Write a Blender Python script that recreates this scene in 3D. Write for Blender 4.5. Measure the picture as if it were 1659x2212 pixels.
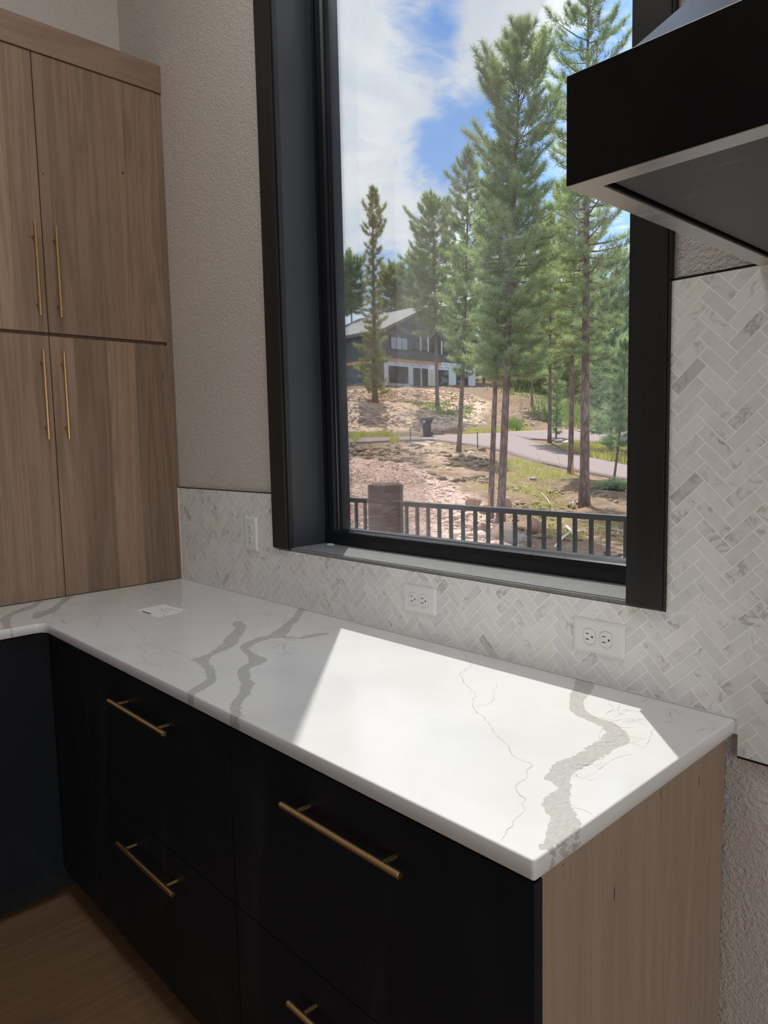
import bpy, bmesh, math, random
import numpy as np
from mathutils import Vector, Matrix

for _o in list(bpy.data.objects):
    bpy.data.objects.remove(_o)
SC = bpy.context.scene
C = SC.collection
PI = math.pi

# ------------------------------------------------------------------ camera
W, H, F = 1659.0, 2212.0, 1552.1
CAM = np.array([2.62769, -1.36593, 0.52745])
YAW, PITCH, ROLL = math.radians(46.71794), math.radians(5.58151), math.radians(-1.23298)


def cam_axes():
    cy, sy = math.cos(YAW), math.sin(YAW)
    f = np.array([-sy * math.cos(PITCH), cy * math.cos(PITCH), -math.sin(PITCH)])
    r0 = np.array([cy, sy, 0.0])
    u0 = np.cross(r0, f)
    r = r0 * math.cos(ROLL) + u0 * math.sin(ROLL)
    u = -r0 * math.sin(ROLL) + u0 * math.cos(ROLL)
    return r, u, f


CR, CU, CF = cam_axes()
cam_data = bpy.data.cameras.new('camera')
cam_data.sensor_fit = 'HORIZONTAL'
cam_data.sensor_width = 36.0
cam_data.lens = F / W * 36.0
cam_data.clip_start = 0.02
cam_data.clip_end = 600
cam = bpy.data.objects.new('camera', cam_data)
C.objects.link(cam)
cam.matrix_world = Matrix([[CR[0], CU[0], -CF[0], CAM[0]], [CR[1], CU[1], -CF[1], CAM[1]],
                           [CR[2], CU[2], -CF[2], CAM[2]], [0, 0, 0, 1]])
SC.camera = cam


def ray(u, v):
    return CF + CR * (u - 829.5) / F - CU * (v - 1106.0) / F


def at(u, v, d):
    """point seen at pixel (u,v) at forward distance d"""
    return CAM + ray(u, v) * d


# ------------------------------------------------------------------ exposure
SC.view_settings.view_transform = 'Standard'
SC.view_settings.look = 'None'
SC.view_settings.exposure = 0.6
SC.view_settings.gamma = 1.0
SC.view_settings.use_curve_mapping = False
SC.render.film_transparent = False
try:
    SC.cycles.use_denoising = True
    SC.cycles.max_bounces = 10
    SC.cycles.diffuse_bounces = 6
    SC.cycles.transparent_max_bounces = 24
    SC.cycles.sample_clamp_indirect = 6.0
except Exception:
    pass

# ------------------------------------------------------------------ node helpers


class NT:
    def __init__(s, tree):
        s.t = tree
        s.n = tree.nodes
        s.l = tree.links

    def new(s, typ, **kw):
        n = s.n.new(typ)
        for k, v in kw.items():
            setattr(n, k, v)
        return n

    def set(s, sock, v):
        if hasattr(v, 'is_linked') or hasattr(v, 'links'):
            s.l.new(v, sock)
        else:
            try:
                sock.default_value = v
            except Exception:
                sock.default_value = (v[0], v[1], v[2], 1.0) if len(v) == 3 else v

    def math(s, op, a, b=None, c=None, clamp=False):
        n = s.new('ShaderNodeMath', operation=op, use_clamp=clamp)
        s.set(n.inputs[0], a)
        if b is not None:
            s.set(n.inputs[1], b)
        if c is not None:
            s.set(n.inputs[2], c)
        return n.outputs[0]

    def vmath(s, op, a, b=None, scale=None):
        n = s.new('ShaderNodeVectorMath', operation=op)
        s.set(n.inputs[0], a)
        if b is not None:
            s.set(n.inputs[1], b)
        if scale is not None:
            s.set(n.inputs['Scale'], scale)
        return n.outputs['Value'] if op in ('DOT_PRODUCT', 'LENGTH', 'DISTANCE') else n.outputs[0]

    def noise(s, vec, scale, detail=4, rough=0.55, dist=0.0, out='Fac'):
        n = s.new('ShaderNodeTexNoise')
        if vec is not None:
            s.l.new(vec, n.inputs['Vector'])
        n.inputs['Scale'].default_value = scale
        n.inputs['Detail'].default_value = detail
        n.inputs['Roughness'].default_value = rough
        n.inputs['Distortion'].default_value = dist
        return n.outputs[out]

    def voronoi(s, vec, scale, feature='F1', out='Distance', rnd=1.0):
        n = s.new('ShaderNodeTexVoronoi', feature=feature)
        if vec is not None:
            s.l.new(vec, n.inputs['Vector'])
        n.inputs['Scale'].default_value = scale
        n.inputs['Randomness'].default_value = rnd
        return n.outputs[out]

    def ramp(s, fac, lo, hi, a=0.0, b=1.0, smooth=True):
        n = s.new('ShaderNodeMapRange', interpolation_type='SMOOTHSTEP' if smooth else 'LINEAR')
        s.set(n.inputs[0], fac)
        s.set(n.inputs[1], lo)
        s.set(n.inputs[2], hi)
        s.set(n.inputs[3], a)
        s.set(n.inputs[4], b)
        return n.outputs[0]

    def mix(s, f, a, b, mode='MIX'):
        n = s.new('ShaderNodeMix', data_type='RGBA', blend_type=mode)
        s.set(n.inputs[0], f)
        s.set(n.inputs[6], a)
        s.set(n.inputs[7], b)
        return n.outputs[2]

    def sep(s, v):
        n = s.new('ShaderNodeSeparateXYZ')
        s.l.new(v, n.inputs[0])
        return n.outputs

    def comb(s, x, y, z):
        n = s.new('ShaderNodeCombineXYZ')
        for i, q in enumerate((x, y, z)):
            s.set(n.inputs[i], q)
        return n.outputs[0]

    def scalev(s, v, k):
        n = s.new('ShaderNodeVectorMath', operation='MULTIPLY')
        s.l.new(v, n.inputs[0])
        n.inputs[1].default_value = k
        return n.outputs[0]

    def bump(s, h, strength=0.3, dist=0.01, normal=None):
        n = s.new('ShaderNodeBump')
        s.l.new(h, n.inputs['Height'])
        n.inputs['Strength'].default_value = strength
        n.inputs['Distance'].default_value = dist
        if normal is not None:
            s.l.new(normal, n.inputs['Normal'])
        return n.outputs[0]


def srgb(r, g, b):
    f = lambda c: (c / 255 / 12.92) if c / 255 <= 0.04045 else ((c / 255 + 0.055) / 1.055) ** 2.4
    return (f(r), f(g), f(b), 1.0)


def material(name, color=(0.5, 0.5, 0.5, 1), rough=0.5, metal=0.0, spec=0.5):
    m = bpy.data.materials.new(name)
    m.use_nodes = True
    nt = NT(m.node_tree)
    p = nt.n['Principled BSDF']
    p.inputs['Base Color'].default_value = color
    p.inputs['Roughness'].default_value = rough
    p.inputs['Metallic'].default_value = metal
    p.inputs['Specular IOR Level'].default_value = spec
    return m, nt, p


def texco(nt, kind='Object'):
    return nt.new('ShaderNodeTexCoord').outputs[kind]


def obj_random(nt):
    return nt.new('ShaderNodeObjectInfo').outputs['Random']


def isl_random(nt):
    return nt.new('ShaderNodeNewGeometry').outputs['Random Per Island']


# ------------------------------------------------------------------ world: sky with broken cloud
wd = bpy.data.worlds.new('sky')
SC.world = wd
wd.use_nodes = True
nt = NT(wd.node_tree)
bg = nt.n['Background']
d = nt.vmath('NORMALIZE', texco(nt, 'Generated'))
dx, dy, dz = nt.sep(d)[0:3]
up = nt.math('MAXIMUM', dz, 0.0)
den = nt.math('ADD', up, 0.22)
plane = nt.comb(nt.math('DIVIDE', dx, den), nt.math('DIVIDE', dy, den), 0.0)
n1 = nt.noise(plane, 1.15, 7, 0.58, 0.5)
n2 = nt.noise(plane, 4.5, 6, 0.62, 1.0)
n3 = nt.noise(plane, 13.0, 5, 0.65, 1.2)
cl = nt.math('ADD', nt.math('MULTIPLY_ADD', n1, 0.85, -0.33), nt.math('ADD', nt.math('MULTIPLY', n2, 0.58), nt.math('MULTIPLY', n3, 0.36)))


def blob(u, v, rad_px, w):
    dd = ray(u, v)
    dd = dd / np.linalg.norm(dd)
    dot = nt.vmath('DOT_PRODUCT', d, tuple(dd))
    c0 = math.cos(rad_px / F)
    return nt.ramp(dot, c0, 1.0, 0.0, w * 0.75)


for b in [(900, 70, 120, -0.2), (985, 290, 100, -0.22), (930, 335, 90, -0.16), (820, 590, 100, -0.22), (1345, 60, 120, -0.2),
          (1345, 560, 110, -0.2), (1150, 420, 120, -0.22), (1210, 90, 60, -0.1), (760, 90, 190, 0.16), (780, 330, 200, 0.16),
          (800, 500, 170, 0.12), (1090, 80, 120, 0.2), (930, 200, 100, 0.1), (880, 620, 40, -0.1)]:
    cl = nt.math('ADD', cl, blob(*b))
cov = nt.ramp(cl, 0.34, 0.64)
shade = nt.ramp(nt.noise(plane, 3.2, 6, 0.62, 0.6), 0.3, 0.72, 0.0, 1.0)
blue = nt.mix(nt.ramp(up, 0.0, 0.6), (0.36, 0.60, 0.98, 1), (0.19, 0.40, 0.88, 1))
cloud = nt.mix(shade, (0.70, 0.77, 0.87, 1), (0.95, 0.98, 1.02, 1))
skyc = nt.mix(cov, blue, cloud)
skyc = nt.mix(nt.ramp(dz, -0.02, 0.0), (0.22, 0.19, 0.15, 1), skyc)
nt.l.new(skyc, bg.inputs[0])
bg.inputs[1].default_value = 1.0

# ------------------------------------------------------------------ sun and added fill lights for the room
SUN_EL = math.radians(62)
sun_dir = Vector((0.695 * math.cos(SUN_EL), -0.718 * math.cos(SUN_EL), -math.sin(SUN_EL)))
sd = bpy.data.lights.new('sun', 'SUN')
sd.energy = 5.5
sd.angle = math.radians(0.53)
sd.color = (1.0, 0.965, 0.91)
sun = bpy.data.objects.new('sun', sd)
C.objects.link(sun)
sun.rotation_euler = sun_dir.to_track_quat('-Z', 'Y').to_euler()
sun.location = (0, 0, 30)


def fill_light(name, loc, target, sx, sy, power, col):
    l = bpy.data.lights.new(name, 'AREA')
    l.shape = 'RECTANGLE'
    l.size = sx
    l.size_y = sy
    l.energy = power
    l.color = col
    o = bpy.data.objects.new(name, l)
    C.objects.link(o)
    o.location = loc
    o.rotation_euler = (Vector(target) - Vector(loc)).to_track_quat('-Z', 'Z').to_euler()
    return o


# added fill area lights, set in made-up openings of the unseen right and rear walls
fill_light('fill_light_right', (5.93, -2.0, 0.25), (4.0, -2.0, 0.25), 2.6, 2.0, 28, (1.0, 0.95, 0.90))
fill_light('fill_light_rear', (3.9, -6.93, 0.55), (3.9, -5.0, 0.55), 2.4, 1.5, 1.5, (1.0, 0.95, 0.90))

# added overhead fill lamp, placed to brighten counter tops and cabinet faces
fill_light('fill_light_overhead', (1.55, -1.05, 2.955), (1.55, -1.05, 0.0), 0.8, 0.8, 16, (0.95, 0.98, 1.0))

# ------------------------------------------------------------------ object helpers


def wloc(o):
    v = Vector((0, 0, 0))
    while o is not None:
        v = v + o.location
        o = o.parent
    return v


class MB:
    """collects geometry in world coordinates"""

    def __init__(s):
        s.v = []
        s.f = []

    def add(s, vs, fs):
        o = len(s.v)
        s.v.extend([tuple(map(float, q)) for q in vs])
        s.f.extend([tuple(i + o for i in q) for q in fs])
        return s

    def box(s, x0, x1, y0, y1, z0, z1, ch=0.0):
        if x1 < x0:
            x0, x1 = x1, x0
        if y1 < y0:
            y0, y1 = y1, y0
        if z1 < z0:
            z0, z1 = z1, z0
        if ch <= 0:
            vs = [(x, y, z) for z in (z0, z1) for y in (y0, y1) for x in (x0, x1)]
            return s.add(vs, [(0, 2, 3, 1), (4, 5, 7, 6), (0, 1, 5, 4), (2, 6, 7, 3), (0, 4, 6, 2), (1, 3, 7, 5)])
        bm = bmesh.new()
        bmesh.ops.create_cube(bm, size=1.0)
        for q in bm.verts:
            q.co = Vector(((x0 + x1) / 2 + q.co.x * (x1 - x0), (y0 + y1) / 2 + q.co.y * (y1 - y0), (z0 + z1) / 2 + q.co.z * (z1 - z0)))
        bmesh.ops.bevel(bm, geom=list(bm.edges), offset=ch, segments=2, affect='EDGES', profile=0.5)
        bm.verts.index_update()
        s.add([q.co for q in bm.verts], [[w.index for w in f.verts] for f in bm.faces])
        bm.free()
        return s

    def tube(s, a, b, r0, r1=None, n=14, caps=True):
        a, b = Vector(a), Vector(b)
        r1 = r0 if r1 is None else r1
        ax = (b - a).normalized()
        t = Vector((0, 0, 1)) if abs(ax.z) < 0.9 else Vector((1, 0, 0))
        p = ax.cross(t).normalized()
        q = ax.cross(p)
        vs = []
        for c, r in ((a, r0), (b, r1)):
            for i in range(n):
                an = 2 * PI * i / n
                vs.append(c + p * (r * math.cos(an)) + q * (r * math.sin(an)))
        fs = [(i, (i + 1) % n, n + (i + 1) % n, n + i) for i in range(n)]
        if caps:
            fs += [tuple(range(n))[::-1], tuple(range(n, 2 * n))]
        return s.add(vs, fs)

    def path(s, pts, rad, n=8):
        """tube through points with a radius at each"""
        m = len(pts)
        P = [Vector(p) for p in pts]
        vs = []
        ref = Vector((0.31, 0.2, 0.93)).normalized()
        for i, p in enumerate(P):
            ax = (P[min(i + 1, m - 1)] - P[max(i - 1, 0)]).normalized()
            if abs(ax.dot(ref)) > 0.95:
                rf = Vector((1, 0, 0))
            else:
                rf = ref
            a = ax.cross(rf).normalized()
            b = ax.cross(a)
            for k in range(n):
                an = 2 * PI * k / n
                vs.append(p + (a * math.cos(an) + b * math.sin(an)) * rad[i])
        fs = []
        for i in range(m - 1):
            for k in range(n):
                fs.append((i * n + k, i * n + (k + 1) % n, (i + 1) * n + (k + 1) % n, (i + 1) * n + k))
        fs.append(tuple(range(n))[::-1])
        fs.append(tuple(range((m - 1) * n, m * n)))
        return s.add(vs, fs)

    def prism(s, poly, axis, a0, a1, ch=0.0):
        """poly: 2d points; extruded along axis between a0 and a1 (ch: inset top chamfer at a0 side)"""
        def mk(p, a):
            return (a, p[0], p[1]) if axis == 0 else (p[0], a, p[1]) if axis == 1 else (p[0], p[1], a)
        n = len(poly)
        vs = [mk(p, a0) for p in poly] + [mk(p, a1) for p in poly]
        fs = [tuple(range(n)), tuple(range(2 * n - 1, n - 1, -1))] + [(i, n + i, n + (i + 1) % n, (i + 1) % n) for i in range(n)]
        return s.add(vs, fs)

    def build(s, name, mat, parent=None, smooth=None, loc=None, label=None, cat=None, group=None, kind=None):
        me = bpy.data.meshes.new(name)
        off = wloc(parent) if parent is not None else Vector((0, 0, 0))
        if loc is not None:
            off = Vector(loc)
        V = np.array(s.v, dtype=float) - np.array(off)
        me.from_pydata(V.tolist(), [], s.f)
        bm = bmesh.new()
        bm.from_mesh(me)
        bmesh.ops.recalc_face_normals(bm, faces=bm.faces)
        bm.to_mesh(me)
        bm.free()
        o = bpy.data.objects.new(name, me)
        C.objects.link(o)
        if parent is not None:
            o.parent = parent
        if loc is not None:
            o.location = Vector(loc) - (wloc(parent) if parent is not None else Vector((0, 0, 0)))
        if mat is not None:
            me.materials.append(mat)
        if smooth:
            me.shade_smooth()
            if smooth < 180:
                me.set_sharp_from_angle(angle=math.radians(smooth))
        tag(o, label, cat, group, kind)
        return o


def tag(o, label=None, cat=None, group=None, kind=None):
    if label:
        o['label'] = label
    if cat:
        o['category'] = cat
    if group:
        o['group'] = group
    if kind:
        o['kind'] = kind
    return o


def empty(name, loc, label=None, cat=None, group=None, kind=None, parent=None):
    o = bpy.data.objects.new(name, None)
    o.empty_display_size = 0.05
    C.objects.link(o)
    if parent is not None:
        o.parent = parent
        o.location = Vector(loc) - wloc(parent)
    else:
        o.location = loc
    return tag(o, label, cat, group, kind)


def fast_mesh(name, V, T, mat, parent=None, label=None, cat=None, group=None, kind=None, smooth=False, loc=None):
    """V (n,3) T (m,k) numpy -> object, coordinates in world space"""
    off = np.array(wloc(parent)) if parent is not None else np.zeros(3)
    if loc is not None:
        off = np.array(loc, float)
    me = bpy.data.meshes.new(name)
    k = T.shape[1]
    me.vertices.add(len(V))
    me.vertices.foreach_set('co', (V - off).astype(np.float32).ravel())
    me.loops.add(T.size)
    me.loops.foreach_set('vertex_index', T.astype(np.int32).ravel())
    me.polygons.add(len(T))
    me.polygons.foreach_set('loop_start', np.arange(0, T.size, k, dtype=np.int32))
    me.polygons.foreach_set('loop_total', np.full(len(T), k, dtype=np.int32))
    me.update(calc_edges=True)
    me.validate()
    o = bpy.data.objects.new(name, me)
    C.objects.link(o)
    if parent is not None:
        o.parent = parent
    elif loc is not None:
        o.location = loc
    me.materials.append(mat)
    if smooth:
        me.shade_smooth()
    tag(o, label, cat, group, kind)
    return o


def copy_tree(o, parent=None):
    c = o.copy()
    C.objects.link(c)
    c.parent = parent
    for ch in list(o.children):
        copy_tree(ch, c)
    return c


RS = np.random.RandomState(7)
FLOOR = -0.914
VEINS=[[(0.78,-0.233),(0.777,-0.252),(0.8,-0.271),(0.838,-0.283),(0.871,-0.313),(0.912,-0.361),(0.96,-0.397),(0.983,-0.427),(1.006,-0.455),(1.02,-0.484),(1.026,-0.507),(1.03,-0.528),(1.06,-0.531),(1.109,-0.539),(1.154,-0.559),(1.189,-0.575),(1.201,-0.591),(1.214,-0.616),(1.23,-0.636),(1.246,-0.664),(1.263,-0.648),(1.248,-0.62),(1.236,-0.596),(1.222,-0.572),(1.206,-0.559),(1.171,-0.543),(1.127,-0.523),(1.083,-0.51),(1.063,-0.498),(1.049,-0.486),(1.035,-0.47),(1.025,-0.438),(1.011,-0.402),(0.989,-0.371),(0.941,-0.334),(0.897,-0.29),(0.861,-0.262),(0.83,-0.244),(0.795,-0.236),(0.785,-0.229)],
[(0.744,0.019),(0.811,-0.043),(0.866,-0.099),(0.895,-0.139),(0.93,-0.185),(0.961,-0.232),(0.984,-0.268),(0.979,-0.3),(0.988,-0.319),(1.0,-0.361),(1.036,-0.392),(1.076,-0.404),(1.102,-0.414),(1.124,-0.423),(1.144,-0.433),(1.161,-0.449),(1.17,-0.472),(1.184,-0.491),(1.209,-0.508),(1.242,-0.525),(1.275,-0.541),(1.303,-0.559),(1.328,-0.579),(1.348,-0.601),(1.368,-0.622),(1.396,-0.64),(1.426,-0.663),(1.447,-0.643),(1.411,-0.627),(1.384,-0.607),(1.363,-0.587),(1.347,-0.561),(1.321,-0.542),(1.298,-0.519),(1.261,-0.508),(1.233,-0.486),(1.203,-0.473),(1.192,-0.452),(1.186,-0.426),(1.176,-0.403),(1.157,-0.392),(1.126,-0.392),(1.093,-0.388),(1.052,-0.377),(1.024,-0.339),(1.013,-0.297),(1.025,-0.259),(1.017,-0.238),(0.993,-0.203),(0.952,-0.166),(0.918,-0.118),(0.882,-0.084),(0.83,-0.026),(0.768,0.04)],
[(0.999,-0.241),(1.043,-0.232),(1.064,-0.223),(1.062,-0.198),(1.066,-0.166),(1.087,-0.133),(1.101,-0.148),(1.091,-0.185),(1.084,-0.225),(1.062,-0.239),(1.025,-0.259)],
[(1.778,0.01),(1.813,-0.049),(1.836,-0.097),(1.851,-0.124),(1.869,-0.158),(1.889,-0.188),(1.917,-0.197),(1.943,-0.205),(1.971,-0.212),(1.988,-0.227),(1.996,-0.25),(1.998,-0.278),(1.999,-0.305),(2.001,-0.331),(2.0,-0.359),(1.991,-0.394),(1.997,-0.413),(2.005,-0.43),(2.014,-0.457),(2.026,-0.457),(2.042,-0.464),(2.044,-0.484),(2.048,-0.508),(2.057,-0.527),(2.067,-0.536),(2.085,-0.545),(2.093,-0.562),(2.1,-0.585),(2.112,-0.602),(2.118,-0.623),(2.129,-0.612),(2.127,-0.586),(2.129,-0.556),(2.125,-0.53),(2.109,-0.521),(2.097,-0.507),(2.087,-0.498),(2.074,-0.483),(2.063,-0.466),(2.056,-0.45),(2.046,-0.437),(2.04,-0.432),(2.032,-0.404),(2.034,-0.378),(2.034,-0.353),(2.036,-0.325),(2.036,-0.298),(2.036,-0.27),(2.038,-0.239),(2.028,-0.22),(2.013,-0.204),(1.993,-0.191),(1.972,-0.178),(1.937,-0.177),(1.912,-0.166),(1.888,-0.14),(1.872,-0.104),(1.864,-0.072),(1.843,-0.02),(1.81,0.039)],
[(-0.004,-0.462),(0.06,-0.502),(0.117,-0.542),(0.17,-0.581),(0.184,-0.631),(0.23,-0.65),(0.266,-0.657),(0.277,-0.647),(0.256,-0.627),(0.232,-0.588),(0.196,-0.558),(0.134,-0.528),(0.077,-0.487),(0.018,-0.443)],
[(-0.003,-0.557),(0.052,-0.6),(0.089,-0.653),(0.133,-0.696),(0.17,-0.723),(0.216,-0.739),(0.268,-0.747),(0.331,-0.76),(0.351,-0.743),(0.288,-0.729),(0.24,-0.717),(0.195,-0.701),(0.153,-0.679),(0.121,-0.625),(0.073,-0.581),(0.015,-0.541)]]
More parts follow.
